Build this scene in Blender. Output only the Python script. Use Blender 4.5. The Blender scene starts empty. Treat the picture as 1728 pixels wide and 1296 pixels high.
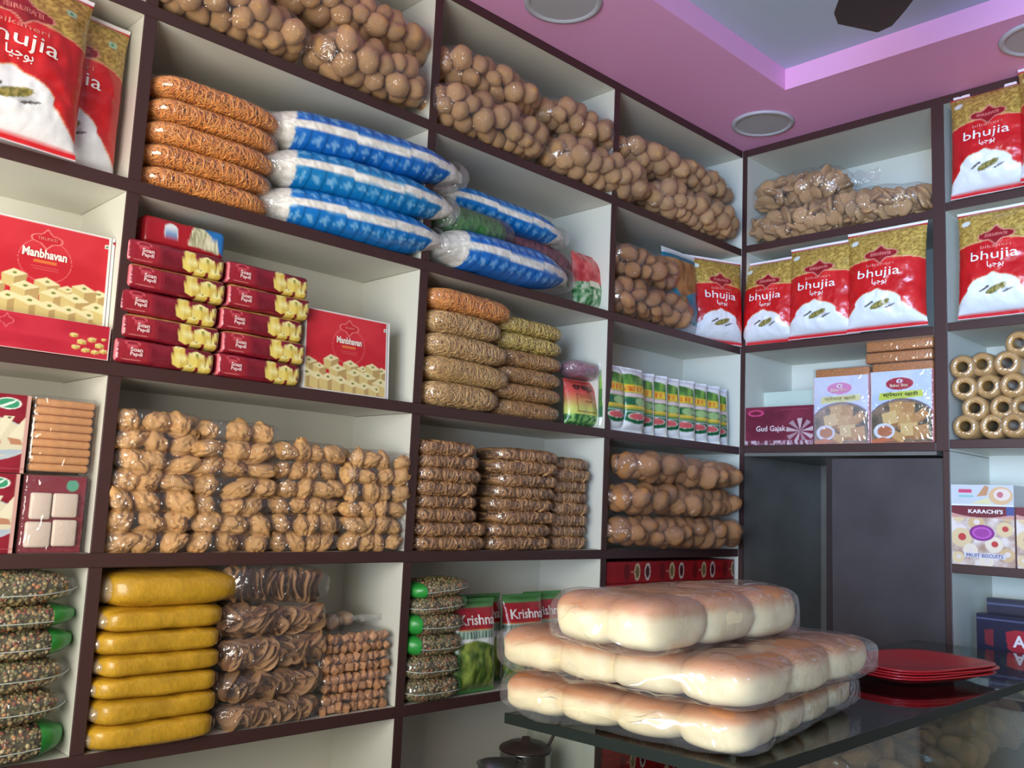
import bpy, bmesh, math, random
import numpy as np
from mathutils import Matrix, Vector

# ------------------------------------------------------------------ camera, world, light, exposure
SC = bpy.context.scene
COL = SC.collection
CAM = np.array([-2.8677, -1.7670, 1.5536])
FPX = 1539.51
ROT = np.array([[0.7123111, -0.7005068, 0.0436235],
                [-0.1212974, -0.0616463, 0.9907001],
                [0.6913030, 0.7109781, 0.1288810]])      # rows: right, up, forward


def ray(px, py):
    return ROT.T @ np.array([(px - 864) / FPX, -(py - 648) / FPX, 1.0])


def at_y(px, py, y):
    d = ray(px, py); p = CAM + d * (y - CAM[1]) / d[1]
    return float(p[0]), float(p[2])


def at_x(px, py, x):
    d = ray(px, py); p = CAM + d * (x - CAM[0]) / d[0]
    return float(-p[1]), float(p[2])


cam_data = bpy.data.cameras.new('camera')
cam = bpy.data.objects.new('camera', cam_data)
COL.objects.link(cam)
cam_data.sensor_width = 36.0
cam_data.lens = FPX / 1728 * 36.0
cam_data.clip_start = 0.02
m = Matrix.Identity(4)
for r in range(3):
    m[r][0] = ROT[0][r]; m[r][1] = ROT[1][r]; m[r][2] = -ROT[2][r]; m[r][3] = CAM[r]
cam.matrix_world = m
SC.camera = cam

SC.view_settings.view_transform = 'Standard'
SC.view_settings.look = 'None'
SC.view_settings.gamma = 1.0
SC.view_settings.use_curve_mapping = False
SC.view_settings.exposure = 0.86
SC.cycles.transparent_max_bounces = 24
SC.cycles.max_bounces = 7
SC.cycles.diffuse_bounces = 4
SC.cycles.glossy_bounces = 3
SC.cycles.caustics_reflective = False
SC.cycles.caustics_refractive = False

world = bpy.data.worlds.new('daylight')
SC.world = world
world.use_nodes = True
bg = world.node_tree.nodes['Background']
bg.inputs[0].default_value = (0.95, 0.93, 0.92, 1)
bg.inputs[1].default_value = 0.60


def area(name, loc, target, sx, sy, power, col):
    d = bpy.data.lights.new(name, 'AREA'); d.shape = 'RECTANGLE'
    d.size = sx; d.size_y = sy; d.energy = power; d.color = col
    o = bpy.data.objects.new(name, d); COL.objects.link(o)
    o.location = loc
    o.rotation_euler = (Vector(target) - Vector(loc)).to_track_quat('-Z', 'Y').to_euler()
    return o


area('assumed_warm_light', (-3.38, -1.08, 1.50), (-0.9, -0.10, 1.60), 1.1, 1.4, 27, (1.0, 0.965, 0.86))  # assumed warm source at the left: an added area lamp, no doorway is built
w2 = area('added_blue_light', (-4.1, -2.35, 1.85), (0.3, -0.75, 2.1), 1.4, 1.5, 9.5, (0.36, 0.62, 1.0))  # unseen blue lamp added to tint the right wall; no window is built
w2.data.spread = math.radians(42)  # beam narrowed to keep the added blue mostly off the left wall

# ------------------------------------------------------------------ helpers
def lin(c):
    c = np.asarray(c, float) / 255.0
    return np.where(c <= 0.04045, c / 12.92, ((c + 0.055) / 1.055) ** 2.4)


def hsh(ix, iy, iz, s):
    n = (ix * 374761393 + iy * 668265263 + iz * 2147483647 + s * 1274126177) & 0xffffffff
    n = ((n ^ (n >> 13)) * 1274126177) & 0xffffffff
    return ((n ^ (n >> 16)) & 0xffff) / 65535.0


def vn(P, s=0):
    P = np.asarray(P, float)
    i = np.floor(P).astype(np.int64); f = P - i; f = f * f * (3 - 2 * f)
    o = 0
    for a in (0, 1):
        for b in (0, 1):
            for c in (0, 1):
                w = (f[..., 0] if a else 1 - f[..., 0]) * (f[..., 1] if b else 1 - f[..., 1]) * (f[..., 2] if c else 1 - f[..., 2])
                o = o + w * hsh(i[..., 0] + a, i[..., 1] + b, i[..., 2] + c, s)
    return o


def fbm(P, s=0, o=3):
    P = np.asarray(P, float); v = 0; a = 0.5; t = 0
    for k in range(o):
        v = v + a * vn(P * 2 ** k + 7.1 * k, s + k); t += a; a *= 0.5
    return v / t


def mesh(name, parts, mats, smooth=True, col=None):
    """parts: list of (V, F) or (V, F, material index); F is an (n,3) or (n,4) array."""
    me = bpy.data.meshes.new(name)
    Vs, idx, tot, mi = [], [], [], []
    off = 0
    for p in parts:
        V, F = np.asarray(p[0], float), np.asarray(p[1], int)
        Vs.append(V); idx.append((F + off).ravel()); tot.append(np.full(len(F), F.shape[1])); mi.append(np.full(len(F), p[2] if len(p) > 2 else 0))
        off += len(V)
    V = np.concatenate(Vs); I = np.concatenate(idx); T = np.concatenate(tot); MI = np.concatenate(mi)
    me.vertices.add(len(V)); me.vertices.foreach_set('co', V.astype(np.float32).ravel())
    me.loops.add(len(I)); me.loops.foreach_set('vertex_index', I.astype(np.int32))
    me.polygons.add(len(T)); me.polygons.foreach_set('loop_start', (np.cumsum(T) - T).astype(np.int32))
    me.polygons.foreach_set('material_index', MI.astype(np.int32))
    me.polygons.foreach_set('use_smooth', np.full(len(T), smooth))
    me.update(calc_edges=True); me.validate()
    if col is not None:
        c = np.ones((len(V), 4)); c[:, :3] = col
        a = me.color_attributes.new('Col', 'FLOAT_COLOR', 'POINT'); a.data.foreach_set('color', c.astype(np.float32).ravel())
    for mt in (mats if isinstance(mats, (list, tuple)) else [mats]):
        me.materials.append(mt)
    return me


def obj(name, me, parent=None, loc=None, rot=None):
    o = bpy.data.objects.new(name, me); COL.objects.link(o)
    if parent is not None: o.parent = parent
    if loc is not None: o.location = loc
    if rot is not None: o.rotation_euler = rot
    return o


def thing(name, label, cat, group=None, loc=(0, 0, 0), rot=(0, 0, 0)):
    o = obj(name, None, loc=loc, rot=rot)
    return tag(o, label, cat, group)


def tag(o, label, cat, group=None):
    o['label'] = label; o['category'] = cat
    if group: o['group'] = group
    return o


def struct(o):
    o['kind'] = 'structure'
    return o


def dup(o, parent=None):
    c = o.copy(); COL.objects.link(c)
    if parent is not None: c.parent = parent
    for k in KIDS.get(o.name, []):
        KIDS.setdefault(c.name, []).append(dup(k, c))
    return c


KIDS = {}


def kid(o, parent):
    KIDS.setdefault(parent.name, []).append(o)
    return o


def put(o, wall, a, d, z, rz=0.0, rx=0.0, ry=0.0):
    """Stand a thing on a wall of shelves: a along the wall, d depth behind the front edge, z height."""
    if wall == 'L':
        o.location = (a, d, z); o.rotation_euler = (rx, ry, rz)
    else:
        o.location = (d, -a, z); o.rotation_euler = (rx, ry, rz - math.pi / 2)
    return o


NUM = ['lowest', 'second lowest', 'third lowest', 'fourth lowest', 'fifth lowest', 'sixth lowest', 'seventh lowest']


def ordw(i, n):
    if i == n - 1: return 'topmost'
    if i == n - 2 and n > 3: return 'second highest'
    return NUM[i]


# ------------------------------------------------------------------ materials
MATS = {}


def pm(name, c, rough=0.5, spec=0.5, coat=0.0, bump=0.0, bscale=200.0, metal=0.0, var=0.0, vscale=40.0, attr=False, rnd=0.0, coat_bump=False, bdist=0.002):
    if name in MATS: return MATS[name]
    mt = bpy.data.materials.new(name); mt.use_nodes = True; MATS[name] = mt
    nt = mt.node_tree; b = nt.nodes['Principled BSDF']
    L = lin(c) if c is not None else (1, 1, 1)
    b.inputs['Base Color'].default_value = (*L, 1)
    b.inputs['Roughness'].default_value = rough
    b.inputs['Specular IOR Level'].default_value = spec
    b.inputs['Metallic'].default_value = metal
    b.inputs['Coat Weight'].default_value = coat
    b.inputs['Coat Roughness'].default_value = 0.07
    src = None
    if attr:
        a = nt.nodes.new('ShaderNodeAttribute'); a.attribute_name = 'Col'; src = a.outputs['Color']
    tc = nt.nodes.new('ShaderNodeTexCoord')
    if var > 0 or rnd > 0:
        n = nt.nodes.new('ShaderNodeTexNoise'); n.inputs['Scale'].default_value = vscale; n.inputs['Detail'].default_value = 3
        nt.links.new(tc.outputs['Object'], n.inputs['Vector'])
        h = nt.nodes.new('ShaderNodeHueSaturation')
        if src is not None: nt.links.new(src, h.inputs['Color'])
        else: h.inputs['Color'].default_value = (*L, 1)
        mr = nt.nodes.new('ShaderNodeMapRange'); mr.inputs[1].default_value = 0.3; mr.inputs[2].default_value = 0.7
        mr.inputs[3].default_value = 1 - var; mr.inputs[4].default_value = 1 + var
        nt.links.new(n.outputs['Fac'], mr.inputs[0])
        last = mr.outputs[0]
        if rnd > 0:
            oi = nt.nodes.new('ShaderNodeObjectInfo')
            m2 = nt.nodes.new('ShaderNodeMapRange'); m2.inputs[3].default_value = 1 - rnd; m2.inputs[4].default_value = 1 + rnd
            nt.links.new(oi.outputs['Random'], m2.inputs[0])
            mu = nt.nodes.new('ShaderNodeMath'); mu.operation = 'MULTIPLY'
            nt.links.new(last, mu.inputs[0]); nt.links.new(m2.outputs[0], mu.inputs[1]); last = mu.outputs[0]
        nt.links.new(last, h.inputs['Value']); src = h.outputs['Color']
    if src is not None: nt.links.new(src, b.inputs['Base Color'])
    if bump > 0:
        n = nt.nodes.new('ShaderNodeTexNoise'); n.inputs['Scale'].default_value = bscale; n.inputs['Detail'].default_value = 4
        nt.links.new(tc.outputs['Object'], n.inputs['Vector'])
        bp = nt.nodes.new('ShaderNodeBump'); bp.inputs['Strength'].default_value = bump; bp.inputs['Distance'].default_value = bdist
        nt.links.new(n.outputs['Fac'], bp.inputs['Height'])
        nt.links.new(bp.outputs[0], b.inputs['Coat Normal' if coat_bump else 'Normal'])
    return mt


def film_mat(name, tint=(1, 1, 1), haze=0.05, gloss=1.0, scale=45.0, rough=0.09, bd=0.006, bs=0.9, hcol=(225, 225, 225)):
    mt = bpy.data.materials.new(name); mt.use_nodes = True
    nt = mt.node_tree; nt.nodes.clear()
    N = nt.nodes.new; out = N('ShaderNodeOutputMaterial')
    tr = N('ShaderNodeBsdfTransparent'); tr.inputs[0].default_value = (*tint, 1)
    gl = N('ShaderNodeBsdfGlossy'); gl.inputs['Roughness'].default_value = rough
    df = N('ShaderNodeBsdfDiffuse'); df.inputs[0].default_value = (*lin(hcol), 1)
    tc = N('ShaderNodeTexCoord')
    no = N('ShaderNodeTexNoise'); no.inputs['Scale'].default_value = scale; no.inputs['Detail'].default_value = 2.5
    no.inputs['Distortion'].default_value = 1.6
    no.noise_type = 'RIDGED_MULTIFRACTAL'; no.normalize = True
    nt.links.new(tc.outputs['Object'], no.inputs['Vector'])
    bp = N('ShaderNodeBump'); bp.inputs['Strength'].default_value = bs; bp.inputs['Distance'].default_value = bd
    nt.links.new(no.outputs['Fac'], bp.inputs['Height'])
    nt.links.new(bp.outputs[0], gl.inputs['Normal'])
    lw = N('ShaderNodeLayerWeight'); lw.inputs['Blend'].default_value = 0.5
    pw = N('ShaderNodeMath'); pw.operation = 'POWER'; pw.inputs[1].default_value = 4.5
    nt.links.new(lw.outputs['Facing'], pw.inputs[0])
    mu = N('ShaderNodeMath'); mu.operation = 'MULTIPLY_ADD'; mu.inputs[1].default_value = 0.40 * gloss; mu.inputs[2].default_value = 0.10 * gloss; mu.use_clamp = True
    nt.links.new(pw.outputs[0], mu.inputs[0])
    m1 = N('ShaderNodeMixShader'); m1.inputs[0].default_value = haze
    nt.links.new(tr.outputs[0], m1.inputs[1]); nt.links.new(df.outputs[0], m1.inputs[2])
    m2 = N('ShaderNodeMixShader')
    nt.links.new(mu.outputs[0], m2.inputs[0]); nt.links.new(m1.outputs[0], m2.inputs[1]); nt.links.new(gl.outputs[0], m2.inputs[2])
    nt.links.new(m2.outputs[0], out.inputs[0])
    return mt


FILM = film_mat('clear_film', scale=52, bd=.008, rough=.05, haze=.045, hcol=(222, 212, 214))
FILM_FINE = film_mat('crisp_clear_film', scale=34, bd=0.006, haze=0.03, rough=.05)
FILM_HAZY = film_mat('hazy_film', haze=0.14, gloss=1.4, scale=36, bd=0.010, rough=.06)
FILM_BIG = film_mat('soft_bread_film', haze=0.08, gloss=1.0, scale=16, bd=0.016, rough=0.05)
WHITE = pm('white_laminate', (214, 212, 200), 0.45, 0.4)
BROWN = pm('dark_brown_edging', (66, 42, 40), 0.4, 0.5, bump=0.05, bscale=60)
PINK = pm('pink_paint', (238, 170, 218), 0.55, 0.4)
PINKD = PINK
DUSK = pm('dark_grey_laminate', (108, 104, 98), 0.35, 0.5, var=0.12, vscale=9)
PRINT = pm('glossy_print', None, 0.32, 0.5, attr=True, bump=0.12, bscale=30, bdist=0.004)
PRINTF = pm('foil_print', None, 0.26, 0.6, attr=True, bump=0.35, bscale=35, bdist=0.006)
CARD = pm('printed_card', None, 0.38, 0.5, attr=True)
MATT = pm('coloured_grain', None, 0.6, 0.4, attr=True)


def flat(c, rough=0.5):
    return pm('ink_%d_%d_%d' % tuple(c), c, rough)


# ------------------------------------------------------------------ shapes
def grid_faces(nx, ny, flip=False, wrap=False, off=0):
    i, j = np.meshgrid(np.arange(nx - 1), np.arange(ny if wrap else ny - 1), indexing='ij')
    a = i * ny + j; b = (i + 1) * ny + j; j2 = (j + 1) % ny
    c = (i + 1) * ny + j2; d = i * ny + j2
    F = np.stack([a, b, c, d], -1).reshape(-1, 4) + off
    return F[:, ::-1] if flip else F


def box(x0, x1, y0, y1, z0, z1):
    V = np.array([[x, y, z] for x in (x0, x1) for y in (y0, y1) for z in (z0, z1)], float)
    F = np.array([[0, 1, 3, 2], [4, 6, 7, 5], [0, 4, 5, 1], [2, 3, 7, 6], [0, 2, 6, 4], [1, 5, 7, 3]])
    return V, F


def rbox(x0, x1, y0, y1, z0, z1, r=0.003, seg=2):
    bm = bmesh.new(); bmesh.ops.create_cube(bm, size=1)
    for v in bm.verts:
        v.co = Vector((x0 + (v.co.x + .5) * (x1 - x0), y0 + (v.co.y + .5) * (y1 - y0), z0 + (v.co.z + .5) * (z1 - z0)))
    bmesh.ops.bevel(bm, geom=bm.edges[:], offset=r, segments=seg, affect='EDGES', profile=0.5)
    bmesh.ops.triangulate(bm, faces=bm.faces[:])
    V = np.array([v.co[:] for v in bm.verts]); F = np.array([[v.index for v in f.verts] for f in bm.faces]); bm.free()
    return V, F


def ico(sub):
    bm = bmesh.new(); bmesh.ops.create_icosphere(bm, subdivisions=sub, radius=1)
    V = np.array([v.co[:] for v in bm.verts]); F = np.array([[v.index for v in f.verts] for f in bm.faces]); bm.free()
    return V, F


ICO = {k: ico(k) for k in (1, 2, 3, 4)}


def lathe(prof, n=32):
    prof = np.array(prof, float); a = np.linspace(0, 2 * math.pi, n, endpoint=False)
    V = np.stack([prof[:, 0:1] * np.cos(a), prof[:, 0:1] * np.sin(a), np.repeat(prof[:, 1:2], n, 1)], -1).reshape(-1, 3)
    return V, grid_faces(len(prof), n, wrap=True)


def rand_rot(n, rs):
    q = rs.normal(size=(n, 4)); q /= np.linalg.norm(q, axis=1)[:, None]
    w, x, y, z = q.T
    return np.stack([np.stack([1 - 2 * (y * y + z * z), 2 * (x * y - z * w), 2 * (x * z + y * w)], -1),
                     np.stack([2 * (x * y + z * w), 1 - 2 * (x * x + z * z), 2 * (y * z - x * w)], -1),
                     np.stack([2 * (x * z - y * w), 2 * (y * z + x * w), 1 - 2 * (x * x + y * y)], -1)], -2)


def merge(V, F, pos, scl, rots=None):
    n = len(pos)
    W = np.repeat(V[None], n, 0) * np.asarray(scl).reshape(n, 1, -1)
    if rots is not None: W = np.einsum('nij,nkj->nki', rots, W)
    W = W + pos[:, None]
    FF = (F[None] + (np.arange(n) * len(V))[:, None, None]).reshape(-1, F.shape[1])
    return W.reshape(-1, 3), FF


def tubes(P, r, sides=3):
    """P (n,k,3) centre lines -> V, F"""
    n, k, _ = P.shape
    T = np.gradient(P, axis=1); T /= np.linalg.norm(T, axis=2, keepdims=True) + 1e-12
    up = np.array([0.31, -0.77, 0.55]); A = np.cross(T, up); A /= np.linalg.norm(A, axis=2, keepdims=True) + 1e-12
    B = np.cross(T, A)
    a = np.linspace(0, 2 * math.pi, sides, endpoint=False)
    r = np.broadcast_to(np.asarray(r, float).reshape(-1, 1, 1, 1) if np.ndim(r) else r, (n, 1, 1, 1)) if np.ndim(r) else r
    V = P[:, :, None] + r * (A[:, :, None] * np.cos(a)[:, None] + B[:, :, None] * np.sin(a)[:, None])
    F = grid_faces(k, sides, wrap=True)
    FF = (F[None] + (np.arange(n) * k * sides)[:, None, None]).reshape(-1, 4)
    return V.reshape(-1, 3), FF


class Bag:
    """A lying pillow bag along X: length L, depth D (Y), height H (Z from 0 to H)."""
    def __init__(s, L, D, H, p=4.0, q=2.2, ex=2.5, fin=0.0, amp=0.0, fs=14.0, seed=0, bend=0.0, tip=(1, 1)):
        s.L, s.D, s.H, s.p, s.q, s.ex, s.fin, s.amp, s.fs, s.seed, s.bend, s.tip = L, D, H, p, q, ex, fin, amp, fs, seed, bend, tip

    def S(s, u, phi, k=1.0):
        u = np.asarray(u, float); phi = np.asarray(phi, float)
        w = np.abs(u) / np.where(u > 0, s.tip[1], s.tip[0])
        pp = s.p if np.isscalar(s.p) else np.where(u > 0, s.p[1], s.p[0])
        core = np.clip(1 - np.clip(w, 0, 1) ** pp, 0, 1) ** (1 / s.q)
        ry = np.maximum(core, 0.012); rz = np.maximum(core, np.where(np.abs(u) > 0.87, s.fin, 0.0) + 0.01)
        c, n = np.cos(phi), np.sin(phi); e = 2 / s.ex
        cy = np.sign(c) * np.abs(c) ** e; cz = np.sign(n) * np.abs(n) ** e
        P = np.stack([u * s.L / 2, -cy * ry * s.D / 2 * k, cz * rz * s.H / 2 * k], -1)
        if s.amp:
            d = (fbm(P * s.fs / np.array([1.6, 1, 1]), s.seed, 3) - .5) * 2 * s.amp
            P = P + np.stack([0 * d, -cy * d, cz * d], -1)
        P[..., 2] += s.H / 2 + s.bend * (1 - u * u)
        return P

    def grid(s, nu=60, nphi=40, k=1.0, u0=-1.0, u1=1.0):
        t = np.linspace(-1, 1, nu); uu = np.sign(t) * (1 - (1 - np.abs(t)) ** 1.25) if u0 == -1 and u1 == 1 else u0 + (t + 1) / 2 * (u1 - u0)
        ph = np.linspace(0, 2 * math.pi, nphi, endpoint=False)
        U, Ph = np.meshgrid(uu, ph, indexing='ij')
        V = s.S(U, Ph, k).reshape(-1, 3)
        return V, grid_faces(nu, nphi, wrap=True, flip=True)

    def host(s, x, z):
        """front surface depth at (x, z)"""
        x = np.asarray(x, float); z = np.asarray(z, float)
        u = x / (s.L / 2); w = np.abs(u) / np.where(u > 0, s.tip[1], s.tip[0])
        pp = s.p if np.isscalar(s.p) else np.where(u > 0, s.p[1], s.p[0])
        core = np.maximum(np.clip(1 - np.clip(w, 0, 1) ** pp, 0, 1) ** (1 / s.q), 0.02)
        zz = np.clip(np.abs((z - s.H / 2 - s.bend * (1 - u * u)) / (s.H / 2) / core), 0, .999)
        return -(1 - zz ** s.ex) ** (1 / s.ex) * core * s.D / 2 - s.amp


def wrap_film(P, R, nx=46, nphi=40, tail=0.03, pad=0.0015, amp=0.0025, seed=0, fin=0.45, zmin=0.0005, tails=(1, 1), sm=2):
    """Plastic drawn tight over spheres (P, R): sections along X, then crimped ends."""
    x0 = (P[:, 0] - R).min() - pad; x1 = (P[:, 0] + R).max() + pad
    xs = np.linspace(x0, x1, nx); ph = np.linspace(0, 2 * math.pi, nphi, endpoint=False)
    d = np.stack([-np.cos(ph), np.sin(ph)], -1)
    cy, cz = P[:, 1].mean(), (P[:, 2].max() + P[:, 2].min()) / 2
    Q = P[:, 1:] - [cy, cz]
    rad = np.zeros((nx, nphi))
    for i, x in enumerate(xs):
        dx = np.abs(P[:, 0] - x); k = dx < R * 1.55
        if not k.any(): k = dx < R * 2.6
        if not k.any(): rad[i] = rad[i - 1] if i else 0.01; continue
        rr = np.sqrt(np.maximum(R[k] ** 2 - np.minimum(dx[k], R[k] * .85) ** 2, 0))
        sup = (Q[k] @ d.T) + rr[:, None]
        rad[i] = np.maximum(sup.max(0), 0.004)
    # support -> radius: hull of the section
    al = ph[:, None] - ph[None]; ca = np.cos(al); ca = np.where(ca > 0.15, ca, np.nan)
    rad = np.nanmin(rad[:, None, :] / ca[None], axis=2)
    for _ in range(sm):
        rad[1:-1] = rad[1:-1] * .5 + (rad[2:] + rad[:-2]) * .25
    e = np.clip((xs - x0) / (x1 - x0), 0, 1); cap = np.minimum(1, (np.minimum(e, 1 - e) * nx / 3.0 + .25)) ** .5
    rad = rad * cap[:, None] + pad
    V3 = np.stack([np.repeat(xs[:, None], nphi, 1), cy + d[:, 0] * rad, cz + d[:, 1] * rad], -1)
    nse = (np.abs(fbm(V3 * 26, seed, 3) - .5) * 2 - .3) * amp * 2
    V3[..., 1] += d[:, 0] * nse; V3[..., 2] += d[:, 1] * nse
    rows = [V3[i] for i in range(nx)]
    hz = (P[:, 2].max() - P[:, 2].min()) / 2 + R.mean()

    def end(x, f, sgn):
        o = []
        for t, ky, kz in ((.25, .25, .5), (.55, .05, .3), (.8, .02, .36), (1.0, .015, fin)):
            q = np.stack([np.full(nphi, x + sgn * tail * t * f), cy + d[:, 0] * hz * ky, cz + d[:, 1] * hz * kz], -1)
            q[:, 1] += (fbm(q * 60, seed + 5, 2) - .5) * .012 * t
            q[:, 0] += (fbm(q * 45 + 3, seed + 9, 2) - .5) * .014 * t
            o.append(q)
        return o
    if tails[0]: rows = end(x0, tails[0], -1)[::-1] + rows
    if tails[1]: rows = rows + end(x1, tails[1], 1)
    V = np.concatenate(rows)
    V[:, 2] = np.maximum(V[:, 2], zmin)
    return V, grid_faces(len(rows), nphi, wrap=True, flip=True)


def pack_balls(n, L, D, H, r, rv, rs, ex=6.0, it=110):
    P = rs.uniform(-1, 1, (n, 3)) * np.array([L, D, H]) / 2 * .9
    R = r * (1 + rs.uniform(-rv, rv, n))
    h = np.array([L, D, H]) / 2 - r
    h = np.maximum(h, r * .3)
    for k in range(it):
        d = P[:, None] - P[None]; ds = np.linalg.norm(d, axis=2) + np.eye(n)
        ov = np.clip((R[:, None] + R[None]) * .96 - ds, 0, None) * (1 - np.eye(n))
        P += (d / ds[..., None] * ov[..., None]).sum(1) * .32
        P[:, 2] -= 0.0004
        P[:, 0] = np.clip(P[:, 0], -h[0], h[0])
        e = np.clip(1 - np.abs(P[:, 0] / h[0]) ** ex * .55, .3, 1)
        f = (np.abs(P[:, 1:] / h[1:]) ** 4).sum(1) ** .25 / e
        P[:, 1:] /= np.maximum(f, 1)[:, None]
    P[:, 2] += -(P[:, 2] - R).min() + 0.001
    return P, R


# ------------------------------------------------------------------ printed pictures as colours on a fine mesh
class Paint:
    def __init__(s, w, h, c=(255, 255, 255)):
        s.w, s.h = w, h
        s.x, s.y = np.meshgrid((np.arange(w) + .5) / w, (np.arange(h) + .5) / h, indexing='ij')
        s.a = np.zeros((w, h, 3)); s.a[:] = c

    def mask(s, m, c):
        if callable(c): s.a[m] = c(s.x[m], s.y[m])
        else: s.a[m] = c
        return s

    def rect(s, x0, y0, x1, y1, c): return s.mask((s.x >= x0) & (s.x <= x1) & (s.y >= y0) & (s.y <= y1), c)
    def ell(s, cx, cy, rx, ry, c): return s.mask(((s.x - cx) / rx) ** 2 + ((s.y - cy) / ry) ** 2 <= 1, c)

    def ring(s, cx, cy, rx, ry, t, c):
        f = np.sqrt(((s.x - cx) / rx) ** 2 + ((s.y - cy) / ry) ** 2)
        return s.mask(np.abs(f - 1) < t, c)

    def inpoly(s, pts):
        ins = np.zeros(s.x.shape, bool); n = len(pts)
        for i in range(n):
            x0, y0 = pts[i]; x1, y1 = pts[(i + 1) % n]
            if y0 == y1: continue
            k = ((s.y > y0) != (s.y > y1)) & (s.x < (x1 - x0) * (s.y - y0) / (y1 - y0) + x0)
            ins ^= k
        return ins

    def poly(s, pts, c): return s.mask(s.inpoly(pts), c)

    def noise(s, m, c0, c1, sc=30, seed=0, asp=1.0, o=3, lo=.3, hi=.7):
        P = np.stack([s.x * sc, s.y * sc * asp, s.x * 0], -1)
        t = np.clip((fbm(P, seed, o) - lo) / (hi - lo), 0, 1)[..., None]
        v = np.array(c0) * (1 - t) + np.array(c1) * t
        s.a[m] = v[m]
        return s

    def cube(s, cx, cy, r, asp=1.0, top=(238, 226, 160), lf=(222, 200, 110), rt=(190, 160, 82), k=0):
        X = lambda a, b: (cx + a * r, cy + b * r * asp)
        j = .12 * math.sin(k * 2.3); 
        s.poly([X(-1, .35 + j), X(0, .05), X(0, -1), X(-.95, -.65)], lf)
        s.poly([X(0, .05), X(1, .4 - j), X(.95, -.6), X(0, -1)], rt)
        s.poly([X(-1, .35 + j), X(-.1, .8), X(1, .4 - j), X(0, .05)], top)
        s.ell(cx, cy + .42 * r * asp, r * .17, r * .1 * asp, (120, 130, 60))
        return s

    def sample(s, u, v):
        fx = np.clip(u, 0, 1) * s.w - .5; fy = np.clip(v, 0, 1) * s.h - .5
        i = np.clip(np.floor(fx).astype(int), 0, s.w - 2); j = np.clip(np.floor(fy).astype(int), 0, s.h - 2)
        a = np.clip(fx - i, 0, 1)[..., None]; b = np.clip(fy - j, 0, 1)[..., None]; A = s.a
        return lin((A[i, j] * (1 - a) + A[i + 1, j] * a) * (1 - b) + (A[i, j + 1] * (1 - a) + A[i + 1, j + 1] * a) * b)


def ogee(cx, cy, rx, ry, n=40):
    """pointed shield outline of the packs' emblem"""
    pts = []
    for i in range(n):
        a = 2 * math.pi * i / n
        x, y = math.cos(a), math.sin(a)
        sp = max(0, 1 - abs(x) * 3.2) ** 1.5 * .75
        yy = math.copysign(abs(y) ** .8 * .62 * (1 - .25 * max(0, .7 - abs(abs(x) - .1)) * 0) + sp, y)
        pts.append((cx + rx * math.copysign(abs(x) ** .8, x), cy + ry * yy))
    return pts


TXT = {}


def text_geo(body, bold=0.0, shear=0.0):
    k = (body, bold, shear)
    if k in TXT: return TXT[k]
    cu = bpy.data.curves.new('lettering_source', 'FONT'); cu.body = body; cu.offset = bold; cu.shear = shear; cu.resolution_u = 2
    cu.fill_mode = 'FRONT'
    o = bpy.data.objects.new('lettering_source', cu); COL.objects.link(o)
    bpy.context.view_layer.update()
    dg = bpy.context.evaluated_depsgraph_get()
    me = bpy.data.meshes.new_from_object(o.evaluated_get(dg))
    me.calc_loop_triangles()
    V = np.array([v.co[:] for v in me.vertices]).reshape(-1, 3); F = np.array([t.vertices[:] for t in me.loop_triangles]).reshape(-1, 3)
    bpy.data.objects.remove(o); bpy.data.curves.remove(cu); bpy.data.meshes.remove(me)
    if len(V) == 0:
        TXT[k] = (np.zeros((3, 2)), np.array([[0, 1, 2]]), 1, 1); return TXT[k]
    V = V[:, :2]; mn, mx = V.min(0), V.max(0); V = V - (mn + mx) / 2
    TXT[k] = (V, F, mx[0] - mn[0], mx[1] - mn[1])
    return TXT[k]


def lettering(parent, body, cx, cz, width, color, host, bold=0.0, height=None, rot=0.0, name='lettering', shear=0.0, lift=0.002, side=None):
    V, F, w, h = text_geo(body, bold, shear)
    s = width / w; sz = s if height is None else height / h
    x = V[:, 0] * s; z = V[:, 1] * sz
    if rot: x, z = x * math.cos(rot) - z * math.sin(rot), x * math.sin(rot) + z * math.cos(rot)
    x = x + cx; z = z + cz
    y = (host(x, z) if callable(host) else np.full(len(x), host)) - lift
    P = np.stack([x, y, z], -1)
    me = mesh(name, [(P, F)], flat(color, .4), smooth=False)
    return kid(obj(name, me, parent), parent)
# ------------------------------------------------------------------ the room
T = 0.0266; TV = 0.0258
ZL = {0: 2.8663, 1: 2.4899, 2: 2.1230, 3: 1.7600, 4: 1.4000, 5: 1.0384, 6: 0.675}      # lower faces of the boards
ZB = {0: 2.8663, 1: 2.4996, 2: 2.1270, 3: 1.7659}
ZC = {0: 2.8663, 1: 2.5149, 2: 2.1330, 3: 1.7733, 4: 1.4047, 5: 1.04}
U = [0.7499, 1.4853, 2.2186, 2.954]
W1, W1R = 0.6833, 0.7227
DL, DB = 0.25, 0.34
ZCEIL = 2.8929; ZREC = 2.963
top = {k: v + T for k, v in ZL.items()}; topB = {k: v + T for k, v in ZB.items()}; topC = {k: v + T for k, v in ZC.items()}

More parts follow.
